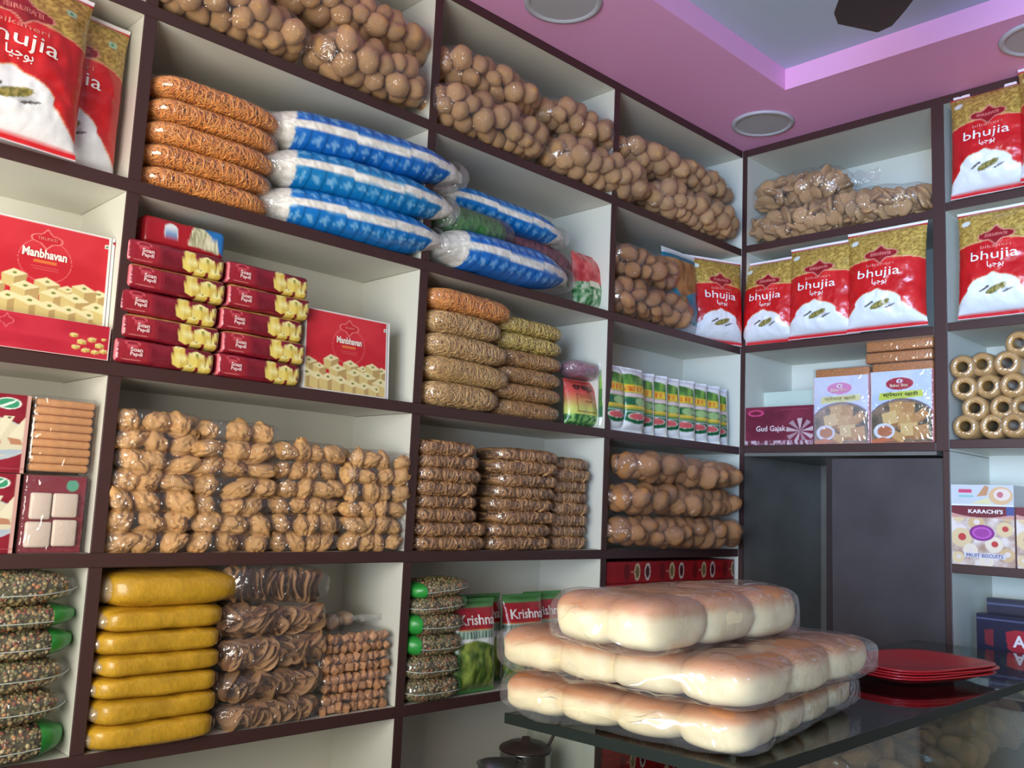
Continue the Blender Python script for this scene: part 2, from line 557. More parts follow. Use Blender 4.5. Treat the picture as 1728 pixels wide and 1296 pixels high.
struct(obj('floor', mesh('floor', [box(-4.6, .6, -3.8, .4, -.05, 0)], pm('floor_tile', (196, 186, 176), .3, .5, var=.08, vscale=5), smooth=False)))
struct(obj('wall_left', mesh('wall_left', [box(-4.6, .6, DL + .02, DL + .1, 0, 3.02)], pm('wall_paint', (205, 205, 200), .7), smooth=False)))
struct(obj('wall_right', mesh('wall_right', [box(.62, .7, -3.8, .4, 0, 3.02)], pm('wall_paint', (205, 205, 200), .7), smooth=False)))
struct(obj('wall_back', mesh('wall_back', [box(-4.6, .6, -3.85, -3.8, 0, 3.02)], pm('wall_paint2', (226, 222, 216), .7), smooth=False)))
RX, RY = -.354, -.369
struct(obj('ceiling', mesh('ceiling', [box(-4.6, .7, -3.85, .4, ZREC, ZREC + .05)], pm('recess_paint', (180, 196, 214), .6), smooth=False)))
struct(obj('trim_1', mesh('trim_1', [box(-4.6, .62, RY, .27, ZCEIL, ZREC), box(RX, .62, -3.8, RY, ZCEIL, ZREC), box(-4.6, RX, -3.8, -3.0, ZCEIL, ZREC)], PINK, smooth=False)))

# shelving along the left wall
sh = thing('wall_shelving', 'white pigeonhole shelving with dark brown edges along the left wall', 'shelving')


def board(name, root, b, edge_b):
    o = kid(obj(name, mesh(name, [box(*b)], WHITE, smooth=False), root), root)
    kid(obj('edge_strip', mesh('edge_strip', [rbox(*edge_b, r=.0015)], BROWN, smooth=False), o), o)
    return o


XL = -3.6
cl = thing('shade_counter', 'added unseen wooden counter that shades the lowest shelf row', 'counter')  # unseen counter, added to keep low light off the lowest shelf row
kid(obj('cabinet_body', mesh('cabinet_body', [box(-3.4, -2.62, -1.45, -.35, 0, 1.07)], pm('counter_wood', (70, 52, 44), .5), smooth=False), cl), cl)
kid(obj('worktop', mesh('worktop', [box(-3.42, -2.6, -1.47, -.33, 1.07, 1.10)], pm('counter_wood', (70, 52, 44), .5), smooth=False), cl), cl)
for k, z in ZL.items():
    board('shelf_board', sh, (XL, 0, .004, DL, z + .001, z + T - .001), (XL, 0, 0, .004, z, z + T))
rows = sorted(ZL.values(), reverse=True)
for u in U + [3.55]:
    for a, b in zip(rows[:-1], rows[1:]):
        board('divider', sh, (-u + .001, -u + TV - .001, .004, DL, b + T, a), (-u, -u + TV, .0005, .004, b + T, a))
    board('divider', sh, (-u + .001, -u + TV - .001, .004, DL, .08, rows[-1]), (-u, -u + TV, .0005, .004, .08, rows[-1]))
kid(obj('side_panel', mesh('side_panel', [box(.0005, .018, .0, DL, .0, ZCEIL)], WHITE, smooth=False), sh), sh)
kid(obj('back_panel', mesh('back_panel', [box(XL, .018, DL, DL + .012, .0, ZCEIL)], WHITE, smooth=False), sh), sh)
kid(obj('plinth', mesh('plinth', [box(XL, 0, .02, DL, 0, .08)], BROWN, smooth=False), sh), sh)

# shelving along the right wall
sb = thing('wall_shelving', 'white pigeonhole shelving with dark brown edges along the right wall over a dark niche', 'shelving')
YE = 1.42


def boardB(name, v0, v1, z0, z1, root=sb, d=DB, x0=0):
    o = kid(obj(name, mesh(name, [box(x0 + .004, d, -v1, -v0, z0 + .001, z1 - .001)], WHITE, smooth=False), root), root)
    kid(obj('edge_strip', mesh('edge_strip', [rbox(x0, x0 + .004, -v1, -v0, z0, z1, r=.0015)], BROWN, smooth=False), o), o)


for k, z in ZB.items(): boardB('shelf_board', .018, W1, z, z + T)
for k, z in ZC.items(): boardB('shelf_board', W1R, YE, z, z + T)
boardB('divider', W1, W1R, ZB[3], ZCEIL)
boardB('divider', W1R - .02, W1R, 0, ZB[3])
boardB('divider', YE, YE + .026, 0, ZCEIL)
kid(obj('side_panel', mesh('side_panel', [box(.004, DB, -.018, -.0005, ZB[3] + T, ZCEIL)], WHITE, smooth=False), sb), sb)
kid(obj('corner_post', mesh('corner_post', [box(0, .004, -.018, -.0005, 0, ZCEIL)], BROWN, smooth=False), sb), sb)
kid(obj('back_panel', mesh('back_panel', [box(DB, DB + .012, -YE - .026, 0, ZB[3] + T, ZCEIL), box(DB, DB + .012, -YE - .026, -W1R + .002, 0, ZB[3] + T)], WHITE, smooth=False), sb), sb)
# dark niche below: side, back, roof and the leaf that half closes it
n1 = kid(obj('niche_panel', mesh('niche_panel', [box(.004, .60, -.016, -.002, 0, ZB[3] - .002), box(.58, .60, -W1, -.016, 0, ZB[3] - .002), box(.004, .58, -W1, -.016, ZB[3] - .012, ZB[3] - .0005), box(.03, .58, -W1R + .024, -W1R + .02, 0, ZB[3] - .012)], DUSK, smooth=False), sb), sb)
n2 = kid(obj('niche_leaf', mesh('niche_leaf', [box(.030, .05, -(W1 + .014), -.335, .3, ZB[3] - .02)], pm('dark_mauve_laminate', (72, 66, 68), .3, .5, var=.15, vscale=7), smooth=False), sb), sb)
kid(obj('edge_strip', mesh('edge_strip', [box(.026, .054, -.335, -.316, .3, ZB[3] - .02)], pm('black_brown_edge', (44, 34, 36), .4), smooth=False), n2), n2)


# ceiling lights (switched off)
def downlight(x, y, r, label):
    t = thing('ceiling_light', label, 'ceiling light', 'flush round ceiling lights', (x, y, ZCEIL))
    V, F = lathe([(r * .84, -.002), (r * .9, -.008), (r, -.006), (r * 1.02, 0), (r * .84, 0)], 48)
    kid(obj('rim', mesh('rim', [(V, F)], pm('light_rim', (190, 190, 200), .35)), t), t)
    V, F = lathe([(0, -.003), (r * .5, -.003), (r * .84, -.003)], 48)
    kid(obj('diffuser', mesh('diffuser', [(V, F[:, ::-1])], pm('light_diffuser', (178, 178, 184), .5)), t), t)


def at_z(px, py, z):
    d = ray(px, py); p = CAM + d * (z - CAM[2]) / d[2]
    return float(p[0]), float(p[1])


x, y = at_z(950, 3, ZCEIL); downlight(x, y, .104, 'round white flush ceiling light nearest the top left of the pink ceiling border')
x, y = at_z(1287, 208, ZCEIL); downlight(x, y, .104, 'round white flush ceiling light in the corner of the pink ceiling border')
x, y = at_z(1757, 62, ZCEIL); downlight(x, y, .104, 'round white flush ceiling light cut off by the right edge of the view')

# ceiling fan at rest
fan = thing('ceiling_fan', 'dark brown ceiling fan hanging in the grey ceiling recess', 'ceiling fan', None, (-1.30, -1.24, ZREC))
FB = pm('fan_enamel', (46, 36, 34), .35)
kid(obj('rod', mesh('rod', [lathe([(.012, 0), (.012, -.2)], 16), lathe([(0, 0), (.05, 0), (.045, -.03), (.012, -.05)], 24)], FB), fan), fan)
kid(obj('motor', mesh('motor', [lathe([(0, -.19), (.05, -.195), (.10, -.215), (.105, -.25), (.07, -.275), (0, -.28)], 40)], FB), fan), fan)
for k in range(3):
    a0 = math.radians(42 + 120 * k)
    s = np.linspace(0, 1, 14); q = np.linspace(-1, 1, 7)
    Sg, Qg = np.meshgrid(s, q, indexing='ij')
    wd = .045 + .03 * np.sin(Sg * math.pi * .8); rr = .10 + Sg * .50
    vv = Qg * wd * np.where(Sg > .93, .75, 1)
    zz = -.235 + vv * .22
    up = np.stack([rr * math.cos(a0) - vv * math.sin(a0), rr * math.sin(a0) + vv * math.cos(a0), zz], -1).reshape(-1, 3)
    F = grid_faces(14, 7)
    kid(obj('blade', mesh('blade', [(up, F), (up - [0, 0, .003], F[:, ::-1])], FB), fan), fan)


# ------------------------------------------------------------------ printed pouches
def pouch_mesh(w, h, Tk, paint, nx=76, nz=104, seed=1, wr=.004, mat=None, seal=(.035, .03), belly=.3, side=.05, scal=22):
    def thick(s, t):
        tt = (t - seal[0]) / (1 - seal[0] - seal[1]) * 2 - 1
        core = np.clip(1 - np.abs(s) ** 3.2, 0, 1) ** .6 * np.clip(1 - np.clip(np.abs(tt), 0, 1) ** 3.5, 0, 1) ** .7
        return core * (1 - belly * tt * .8)

    def front(x, z):
        s = np.clip(2 * x / w, -1, 1); t = np.clip(z / h, 0, 1); c = thick(s, t)
        P = np.stack([x * scal, z * scal, x * 0], -1)
        n = (fbm(P, seed, 3) - .5) * 2 * wr * (.35 + np.minimum(c, 1)) + (np.abs(fbm(P * .8, seed + 4, 2) - .5)) * wr * 2 * c
        return -Tk * .6 * c - n
    X, Z = np.meshgrid(np.linspace(-w / 2, w / 2, nx), np.linspace(0, h, nz), indexing='ij')
    t = Z / h; pin = 1 - side * np.clip(1 - np.abs(2 * t - 1) ** 4, 0, 1)
    A = np.stack([X * pin, front(X, Z), Z], -1).reshape(-1, 3)
    B = np.stack([X * pin, Tk * .4 * thick(np.clip(2 * X / w, -1, 1), t) + .0008, Z], -1).reshape(-1, 3)
    c = paint.sample((X / w + .5).ravel(), (Z / h).ravel())
    F = grid_faces(nx, nz)
    me = mesh('pouch', [(A, F), (B, F[:, ::-1])], mat or PRINTF, col=np.concatenate([c, c]))
    return me, (lambda x, z: front(np.asarray(x), np.asarray(z)))


def bhujia_paint(sticker):
    P = Paint(190, 260, (206, 30, 34))
    P.noise(np.ones_like(P.x, bool), (198, 26, 30), (216, 40, 40), 5, 3)
    gold = P.y > .635 + .03 * np.clip(1 - ((P.x - .5) / .5) ** 2, 0, 1) ** .6
    P.mask((P.y > .622 + .032 * np.clip(1 - ((P.x - .5) / .5) ** 2, 0, 1) ** .6), (228, 176, 120))
    P.noise(gold, (142, 110, 46), (214, 180, 92), 52, 5, 1.7, 3, .28, .70)
    em = ogee(.5, .700, .205, .062)
    P.poly(ogee(.5, .700, .220, .074), (222, 150, 130)); P.poly(em, (150, 26, 34))
    for k in range(12): P.rect(.37 + k * .022, .69, .382 + k * .022, .71, (206, 110, 104))
    P.rect(.42, .672, .58, .677, (196, 90, 90))
    P.rect(0, .952, 1, .975, (196, 30, 36)); P.rect(0, .972, 1, 1, (240, 236, 240))
    # white dome
    d = P.x - .47
    ytop = np.where(np.abs(d) < .30, .215 + .120 * np.sqrt(np.clip(1 - (d / .31) ** 2, 0, 1)) + .025 * np.clip(1 - np.abs(d) * 14, 0, 1), np.clip(.215 - (np.abs(d) - .30) * .62, .0, 1))
    P.mask(P.y < ytop + .008, (232, 168, 120)); P.mask(P.y < ytop, (236, 236, 240))
    P.ell(.52, .205, .13, .032, (206, 206, 210)); P.noise(((P.x - .5) / .125) ** 2 + ((P.y - .212 - (P.x - .5) * .25) / .03) ** 2 <= 1, (96, 92, 40), (168, 150, 84), 60, 8)
    P.poly([(.31, .195), (.42, .235), (.41, .25), (.30, .205)], (84, 76, 66)); P.poly([(.55, .165), (.68, .2), (.69, .215), (.56, .18)], (90, 84, 84))
    P.rect(.0, 0, 1, .038, (204, 34, 40)); P.rect(0, 0, 1, .008, (226, 222, 226))
    if sticker == 'left': P.ell(.12, .865, .055, .028, (226, 232, 226))
    else: P.rect(.80, .80, .87, .84, (170, 214, 190)); P.ell(.835, .82, .016, .012, (60, 140, 90))
    return P


PB = {s: bhujia_paint(s) for s in ('left', 'right')}
SEEDS = {}


def bhujia(wall, a, d, z, w, h, label, seed=1, sticker='left', rz=0, rx=-.05, ry=0):
    me, host = pouch_mesh(w, h, .085, PB[sticker], seed=seed, wr=.006)
    t = thing('snack_pouch', label, 'snack pouch', 'red and gold snack pouches')
    kid(obj('pouch', me, t), t)
    k = w / .25
    lettering(t, 'bhujia', -.004 * k, h * .508, .130 * k, (244, 236, 232), host, bold=.002, height=.037 * h / .33)
    lettering(t, 'bikaneri', 0.0, h * .598, .084 * k, (226, 140, 130), host, height=.010)
    lettering(t, '\ufe8e\ufef4\ufe9f\ufeee\ufe91', 0.0, h * .428, .045 * k, (244, 236, 232), host, bold=.01)
    lettering(t, 'TIRUPATI', 0.0, h * .700, .062 * k, (222, 128, 120), host)
    put(t, wall, a, d, z, rz, rx, ry)
    return t


# left wall, second row: three pouches at the far left
bhujia('L', -2.455, -.022, top[2], .262, .325, 'large red and gold snack pouch at the left end of the row below the puffs', 3, 'right', rz=.02, rx=-.05, ry=.03)
bhujia('L', -2.345, .052, top[2], .235, .325, 'red and gold snack pouch leaning on the divider beside the orange noodle bags', 7, 'right', rx=-.02, ry=.02)
bhujia('L', -2.66, .04, top[2], .25, .32, 'red and gold snack pouch cut off by the left edge of the view', 11, 'right', rx=-.16)
# corner and right wall
bhujia('L', -.118, .035, top[2], .235, .315, 'red and gold snack pouch in the corner beside the teal pouch', 5, rz=-.42, rx=-.05)
v, z = at_x(1302, 575, -.03); bhujia('B', .118, .012, topB[2], .236, .312, 'red and gold snack pouch just right of the shelf corner with a crumpled top', 13, rx=-.06)
bhujia('B', .325, -.012, topB[2], .258, .328, 'red and gold snack pouch second from the right under the puffs', 17, rx=-.05)
bhujia('B', .545, -.028, topB[2], .262, .338, 'red and gold snack pouch beside the brown post, in front of its neighbour', 21, rx=-.035)
bhujia('B', .885, -.02, topC[2], .25, .335, 'red and gold snack pouch right of the brown post above the ring biscuits', 25, rx=-.04)
bhujia('B', .868, -.01, topC[1], .25, .335, 'red and gold snack pouch in the top row right of the brown post', 29, rx=-.03)
bhujia('B', 1.075, -.045, topC[1], .25, .35, 'red and gold snack pouch at the top right edge of the view', 31, rx=-.02)
# ------------------------------------------------------------------ bags of fried noodles
def strands_mesh(bag, n, r, length, rs, sides=3, k=6, base=(200, 120, 60), dark=(150, 84, 40), curl=3.0, front=True):
    u0 = rs.uniform(-.97, .97, n)
    ph = rs.uniform(-1.7, 2.1, n) if front else rs.uniform(0, 2 * math.pi, n)
    ang = rs.uniform(0, 2 * math.pi, n); cu = rs.normal(0, curl, n)
    t = np.linspace(-.5, .5, k)
    ln = length * rs.uniform(.5, 1.2, n)
    A = ang[:, None] + cu[:, None] * t
    dx = np.cos(A); dz = np.sin(A)
    ds = 1.0 / (k - 1)
    X = np.cumsum(dx, 1) * ds; Z = np.cumsum(dz, 1) * ds
    X -= X.mean(1, keepdims=True); Z -= Z.mean(1, keepdims=True)
    Uu = np.clip(u0[:, None] + X * ln[:, None] / (bag.L / 2), -.985, .985)
    Ph = ph[:, None] + Z * ln[:, None] / (bag.H * .55)
    kk = (rs.uniform(.88, .99, n)[:, None] + (t ** 2)[None] * -.12)[..., None]
    P = bag.S(Uu, Ph, 1.0)
    c = np.array([0, 0, bag.H / 2]); P[..., 1:] = c[1:] + (P[..., 1:] - c[1:]) * kk
    V, F = tubes(P, r, sides)
    w = np.repeat(rs.uniform(0, 1, n), k * sides)[:, None]
    cc = lin(base) * w + lin(dark) * (1 - w)
    bV, bF = bag.grid(40, 26, .86)
    col = np.concatenate([cc, np.repeat(lin(dark)[None] * .75, len(bV), 0)])
    return mesh('fried_noodles', [(V, F), (bV, bF)], MATT, col=col)


NOODLE = {}


def noodle_bag(label, group, kind, L, D, H, tip=(1, 1), seed=0, bend=0):
    cols = {'orange': ((250, 176, 92), (222, 134, 52)), 'tan': ((238, 198, 132), (196, 148, 88)), 'gold': ((232, 204, 112), (190, 154, 70)),
            'brown': ((214, 162, 92), (158, 108, 58)), 'thin': ((236, 194, 122), (204, 156, 92))}[kind]
    key = (kind, round(L, 3), round(D, 3), round(H, 3), tip, seed)
    if key not in NOODLE:
        rs = np.random.RandomState(seed + 17)
        bag = Bag(L, D, H * 1.07, p=(6.0, 3.0), q=2.3, ex=3.0, tip=tip, amp=.0015, seed=seed)
        n = int(1500 * L * (H + .03) / .026)
        rr = .0012 if kind == 'thin' else .0021 if kind == 'orange' else .0018 if kind != 'gold' else .0026
        me = strands_mesh(bag, int(n * (1.6 if kind == 'thin' else 1)), rr, .034 if kind != 'gold' else .018, rs, base=cols[0], dark=cols[1], curl=1.2 if kind in ('orange', 'thin') else 2.6)
        fb = Bag(L * 1.05, D * 1.03, H * 1.08, p=(6.5, 3.6), q=2.0, ex=3.0, tip=tip, amp=.002, fs=26, seed=seed + 3)
        fV, fF = fb.grid(64, 40)
        NOODLE[key] = (me, mesh('plastic_film', [(fV, fF)], FILM))
    me, fm = NOODLE[key]
    t = thing('noodle_snack_bag', label, 'snack bag', group)
    o = kid(obj('fried_noodles', me, t), t); o['kind'] = 'stuff'
    kid(obj('plastic_film', fm, t), t)
    return t


rs0 = np.random.RandomState(5)
for i, (z0, z1, x1) in enumerate([(0, .048, -1.885), (.048, .095, -1.892), (.095, .142, -1.897), (.142, .189, -1.9), (.189, .240, -1.89)]):
    L = x1 + 2.196
    t = noodle_bag('clear bag of orange noodles, %s of five beside the blue sacks' % ordw(i, 5), 'orange noodle bags', 'orange', .30, .17, .0475, tip=(1, 1), seed=i % 3)
    put(t, 'L', -2.193 + .152 + i * .0015, .078 - .004 * i, top[2] + .0475 * i + .0005, rz=-.02, ry=.0 if i < 4 else .015)

hts = [.064, .063, .061, .060, .058]; z = top[3]
kinds = ['tan', 'thin', 'tan', 'tan', 'orange']
for i, hh in enumerate(hts):
    t = noodle_bag('%s in the left pile of five on the middle shelf' % ('bag of orange noodles, topmost' if i == 4 else 'bag of tan noodles, %s' % ordw(i, 5)),
                   'noodle bags in the left pile', kinds[i], [.27, .31, .30, .27, .305][i], .15, hh, tip=(1, 1), seed=10 + i)
    put(t, 'L', -1.446 + [.135, .155, .15, .135, .1525][i], .058, z + .0005, rz=.03 if i < 4 else 0, ry=[0, .02, .01, 0, .01][i]); z += hh
z = top[3]; h2 = [.050, .047, .047, .047, .047, .046]
for i, hh in enumerate(h2):
    kd = 'gold' if i >= 4 else 'brown'
    t = noodle_bag('clear bag of %s noodles, %s in the right pile of six' % ('short yellow' if i >= 4 else 'dark tan', ordw(i, 6)), 'noodle bags in the right pile', kd, .27, .14, hh, seed=20 + i)
    put(t, 'L', -1.035 + .003 * (i % 2), .088, z + .0005, rz=-.02); z += hh

# ------------------------------------------------------------------ blue printed sacks of puffed rice
def sack_paint(c):
    P = Paint(220, 60, (232, 228, 220))
    P.noise(np.ones_like(P.x, bool), (206, 200, 190), (246, 244, 238), 90, 2, .35, 2)
    X, Y = P.x, P.y
    wav = .02 * np.sin(X * 9)
    blue = ((Y > .60 + wav) | (Y < .40 + wav)) & (X > .13 + .05 * np.abs(Y - .5)) & (X < .90 - .1 * np.abs(Y - .5))
    P.mask(blue, c)
    n2 = vn(np.stack([X * 110, Y * 34, X * 0], -1), 9)
    fx = (X * 15) % 1 - .5; fy = np.where(Y > .5, (Y - .78), (Y - .22)) / .17
    rr_ = np.hypot(fx * 1.5, fy); th_ = np.arctan2(fy, fx)
    fl = blue & (rr_ < .42 + .22 * np.cos(5 * th_)) & (n2 > .30); P.a[fl] = P.a[fl] * .45 + np.array([205, 226, 242]) * .55
    dk = blue & (np.abs(fx) > .44); P.a[dk] = P.a[dk] * .78
    return P


SP = [sack_paint((22, 104, 190)), sack_paint((20, 122, 186)), sack_paint((16, 116, 196))]
SACKM = pm('woven_plastic_print', None, 0.3, .5, attr=True, bump=.3, bscale=70, bdist=.004)


def sack(label, group, L, D, H, seed, pi, tip=(1, 1)):
    bag = Bag(L, D, H * 1.04, p=(4.0, 2.2), q=1.6, ex=2.1, fin=.28, amp=.008, fs=15, seed=seed, tip=tip)
    V, F = bag.grid(130, 56)
    c = SP[pi].sample(V[:, 0] / L + .5, np.clip(V[:, 2] / H, 0, 1))
    t = thing('puffed_rice_sack', label, 'snack sack', group)
    kid(obj('sack_body', mesh('sack_body', [(V, F)], SACKM, col=c), t), t)
    eb = Bag(L * 1.05, D * .9, H * .9, p=6, q=2, ex=2.3, fin=.3, amp=.004, fs=20, seed=seed + 40)
    V, F = eb.grid(20, 30, 1, -1.0, -.8); kid(obj('plastic_end', mesh('plastic_end', [(V, F)], FILM_HAZY), t), t)
    V, F = eb.grid(20, 30, 1, .8, 1.0); kid(obj('plastic_end', mesh('plastic_end', [(V, F)], FILM_HAZY), t), t)
    return t


G1 = 'blue printed sacks'
put(sack('blue and white printed sack lying lowest of three left of the divider', G1, .50, .17, .098, 1, 2), 'L', -1.672, .035, top[2], rz=-.17, ry=.0)
put(sack('blue and white printed sack in the middle of the pile of three', G1, .52, .17, .098, 4, 1), 'L', -1.660, .030, top[2] + .090, rz=-.17, ry=.01)
put(sack('blue and white printed sack on top of three, bent near its right end', G1, .56, .17, .10, 7, 0), 'L', -1.655, .030, top[2] + .180, rz=-.16, ry=-.015)
put(sack('blue and white printed sack lying lowest in the cell right of the pile of three', G1, .52, .16, .108, 11, 0), 'L', -1.185, .015, top[2] + .0, rz=.03, ry=-.01)
put(sack('blue and white printed sack lying above the green bag', G1, .50, .15, .085, 15, 2), 'L', -1.160, .085, top[2] + .165, rz=-.10, ry=.06)


def soft_bag(name, label, cat, L, D, H, seed, paint, mat=None, film=None, fin=.3, amp=.006, nu=60, nphi=36):
    bag = Bag(L, D, H, p=2.8, q=1.8, ex=2.3, fin=fin, amp=amp, fs=18, seed=seed)
    V, F = bag.grid(nu, nphi)
    t = thing(name, label, cat)
    kid(obj('contents', mesh('contents', [(V, F)], mat or MATT, col=paint.sample(V[:, 0] / L + .5, np.clip(V[:, 2] / H, 0, 1))), t), t)
    fb = Bag(L * 1.16, D * 1.05, H * 1.04, p=5, q=2, ex=2.3, fin=fin, amp=.005, fs=22, seed=seed + 5)
    V, F = fb.grid(60, 36); V[:, 2] = np.maximum(V[:, 2] - H * .02, 0.0003)
    kid(obj('plastic_film', mesh('plastic_film', [(V, F)], film or FILM_HAZY), t), t)
    return t


Pg = Paint(160, 50, (52, 104, 52)); Pg.noise(np.ones_like(Pg.x, bool), (30, 78, 34), (80, 146, 76), 60, 3, .12, 3)
put(soft_bag('green_snack_bag', 'hazy plastic bag of green vermicelli between two blue sacks', 'snack bag', .26, .13, .085, 3, Pg, film=FILM), 'L', -1.30, .045, top[2] + .092, rz=.0)
Pv = Paint(160, 50, (104, 38, 54)); Pv.noise(np.ones_like(Pv.x, bool), (78, 24, 40), (150, 74, 88), 60, 4, .12, 3)
put(soft_bag('maroon_snack_bag', 'plastic bag of maroon vermicelli behind the lower blue sack', 'snack bag', .34, .10, .085, 8, Pv, film=FILM), 'L', -1.00, .110, top[2] + .105, rz=-.05, ry=.17)
Pr = Paint(120, 120, (196, 60, 60)); Pr.rect(0, 0, 1, .42, (60, 140, 70)); Pr.noise(Pr.y < .45, (40, 110, 50), (214, 220, 190), 14, 4)
Pr.noise(Pr.y >= .45, (180, 46, 50), (226, 110, 100), 7, 4); Pr.rect(.35, .38, .7, .48, (230, 220, 190)); Pr.rect(0, .0, 1, .06, (216, 206, 160))
me, host = pouch_mesh(.135, .18, .05, Pr, 50, 60, seed=9)
t = thing('striped_pouch', 'small red and green plastic pouch at the right end beside the blue sack', 'snack pouch')
kid(obj('pouch', me, t), t); put(t, 'L', -.785, .055, top[2], rx=-.1)
# magenta bag and red pouch on the middle shelf
Pm = Paint(100, 50, (128, 48, 84)); Pm.noise(np.ones_like(Pm.x, bool), (112, 38, 70), (176, 104, 134), 9, 4)
Pp = Paint(150, 150, (214, 84, 76))
Pp.mask(Pp.y < .7, lambda x, y: np.array([214, 84, 76]) + (np.array([206, 210, 110]) - np.array([214, 84, 76])) * np.clip((.72 - y) / .35, 0, 1)[:, None])
Pp.noise(Pp.y < .25, (40, 100, 50), (150, 200, 110), 18, 6); Pp.rect(.88, 0, 1, 1, (232, 226, 214))
for a_ in ((.2, .30, .78, .31), (.2, .66, .78, .67), (.2, .30, .21, .67), (.77, .30, .78, .67)): Pp.rect(*a_, (140, 60, 40))
me, host = pouch_mesh(.15, .145, .05, Pp, 60, 60, seed=12)
t = thing('tapioca_pouch', 'red and yellow printed pouch at the right end of the noodle bags', 'snack pouch')
kid(obj('pouch', me, t), t)
lettering(t, 'creya', -.012, .114, .085, (30, 24, 24), host, bold=.02, height=.022, lift=.004)
lettering(t, 'TAPIOCA 1kg', .0, .088, .062, (150, 70, 40), host, height=.007)
lettering(t, 'chips', .0, .075, .03, (150, 70, 40), host, height=.007)
put(t, 'L', -.80, .055, top[3], rx=-.08)
put(soft_bag('magenta_snack_bag', 'crumpled magenta plastic bag lying on the red and yellow pouch', 'snack bag', .15, .10, .055, 21, Pm, mat=SACKM, film=FILM_HAZY), 'L', -.80, .07, top[3] + .148, rz=.05)

# ------------------------------------------------------------------ bags of puffs (each puff a part)
PUFF = []
for k in range(5):
    V, F = ICO[3]; rsk = np.random.RandomState(k)
    d = fbm(V * 1.7 + k * 9, k, 3) - .5; d2 = fbm(V * 6 + k, k + 5, 2) - .5
    rg = np.abs(fbm(V * 1.9 + k * 4 + 11, k + 2, 2) - .5)
    W = V * (1 + d * .34 + d2 * .12 - .07 * np.exp(-(rg / .03) ** 2))[:, None]
    W[:, 2] *= .86
    PUFF.append(W)
FRY = pm('fried_dough', (198, 152, 102), .42, .4, bump=.5, bscale=70, var=.30, vscale=45, rnd=.18, bdist=.004)
FRYB = pm('brown_fried_dough', (176, 120, 70), .4, .4, bump=.5, bscale=70, var=.30, vscale=45, rnd=.2, bdist=.004)
FRYK = pm('pale_pastry', (212, 162, 102), .5, .35, bump=.3, bscale=70, var=.24, vscale=38, rnd=.10)
PM = {}


def puff_mesh(k, mat, name='puff'):
    if (k, mat.name, name) not in PM: PM[(k, mat.name, name)] = mesh(name, [(PUFF[k], ICO[3][1])], mat)
    return PM[(k, mat.name, name)]


def puff_bag(label, group, n, L, D, H, r, seed, mat=FRY, name='puff_bag', film=None, tails=(1, 1), ex=6.0, flat_=1.0, ring=None, tail=.03):
    rs = np.random.RandomState(seed)
    P, R = pack_balls(n, L, D, H, r, .22, rs, ex)
    t = thing(name, label, 'snack bag', group)
    Q = rand_rot(n, rs)
    for i in range(n):
        o = kid(obj('puff', puff_mesh(i % 5, mat) if ring is None else ring, t), t)
        M = Matrix(Q[i].tolist()).to_4x4()
        o.matrix_local = Matrix.Translation(P[i].tolist()) @ M @ Matrix.Diagonal((R[i], R[i], R[i] * flat_, 1))
    V, F = wrap_film(P, R * 1.04, seed=seed, tails=tails, tail=tail)
    kid(obj('plastic_film', mesh('plastic_film', [(V, F)], film or FILM), t), t)
    return t


GP = 'bags of puffs on the top shelf'
for i, (xa, xb, y, w) in enumerate([(-2.66, -2.27, .045, 'cut off by the top left edge of the view'), (-2.25, -1.845, .040, 'at the left of the lower layer, pale round puffs'), (-1.835, -1.505, .030, 'in the lower layer, ending at the second divider'),
                                    (-1.485, -1.055, .035, 'in the lower layer just right of the second divider'), (-1.035, -.570, .035, 'in the lower layer, second from the shelf corner'), (-.555, -.045, .03, 'in the lower layer next to the shelf corner')]):
    L = xb - xa
    t = puff_bag('clear bag of round puffs %s' % w, GP, int(135 * L), L, .19, .130, .0285, 30 + i)
    put(t, 'L', (xa + xb) / 2, y, top[1])
for i, (xa, xb, y, w) in enumerate([(-1.96, -1.475, .055, 'on the upper layer, left of the top divider'), (-1.45, -1.06, .06, 'on the upper layer right of the top divider'),
                                    (-1.05, -.71, .06, 'on the upper layer in the middle of the row'), (-.69, -.05, .055, 'on the upper layer next to the shelf corner')]):
    L = xb - xa
    t = puff_bag('clear bag of round puffs %s' % w, GP, int(125 * L), L, .18, .118, .0285, 40 + i)
    put(t, 'L', (xa + xb) / 2, y, top[1] + .130)
GC = 'bags of flat puffs on the right top shelf'
t = puff_bag('long clear bag of flat brown puffs lying across the right top shelf', GC, 165, .665, .20, .118, .031, 51, flat_=.42, tails=(.2, .2)); put(t, 'B', .338, .060, topB[1])
t = puff_bag('shorter bag of flat brown puffs piled near the corner with a long empty end', GC, 84, .36, .19, .130, .031, 52, flat_=.42, tails=(.4, 3.2)); put(t, 'B', .20, .08, topB[1] + .115, ry=.0)
GD = 'bags of ring puffs in the second row'
t = puff_bag('lower clear bag of fried ring puffs beside the teal packet', GD, 52, .44, .17, .130, .028, 61, mat=FRYB, flat_=.8, tails=(.4, .6)); put(t, 'L', -.508, .045, top[2])
t = puff_bag('upper clear bag of fried ring puffs beside the teal packet', GD, 40, .36, .17, .120, .028, 62, mat=FRYB, flat_=.8, tails=(.4, .6)); put(t, 'L', -.550, .05, top[2] + .120, ry=.04)
GB = 'bags of brown puffs beside the niche'
for i, (xa, xb, y, w, h) in enumerate([(-.712, -.09, -.02, 'lowest', .102), (-.712, -.10, -.015, 'middle', .100), (-.70, -.105, -.03, 'topmost', .096)]):
    t = puff_bag('%s of three plump bags of brown puffs bulging past the shelf end' % w, GB, int(96 * (xb - xa)), xb - xa, .18, h, .032, 70 + i, mat=FRYB, flat_=.9, tails=(.25, .5))
    put(t, 'L', (xa + xb) / 2, y, top[4] + [0, .100, .197][i], rz=-.06, ry=[0, 0, .02][i])

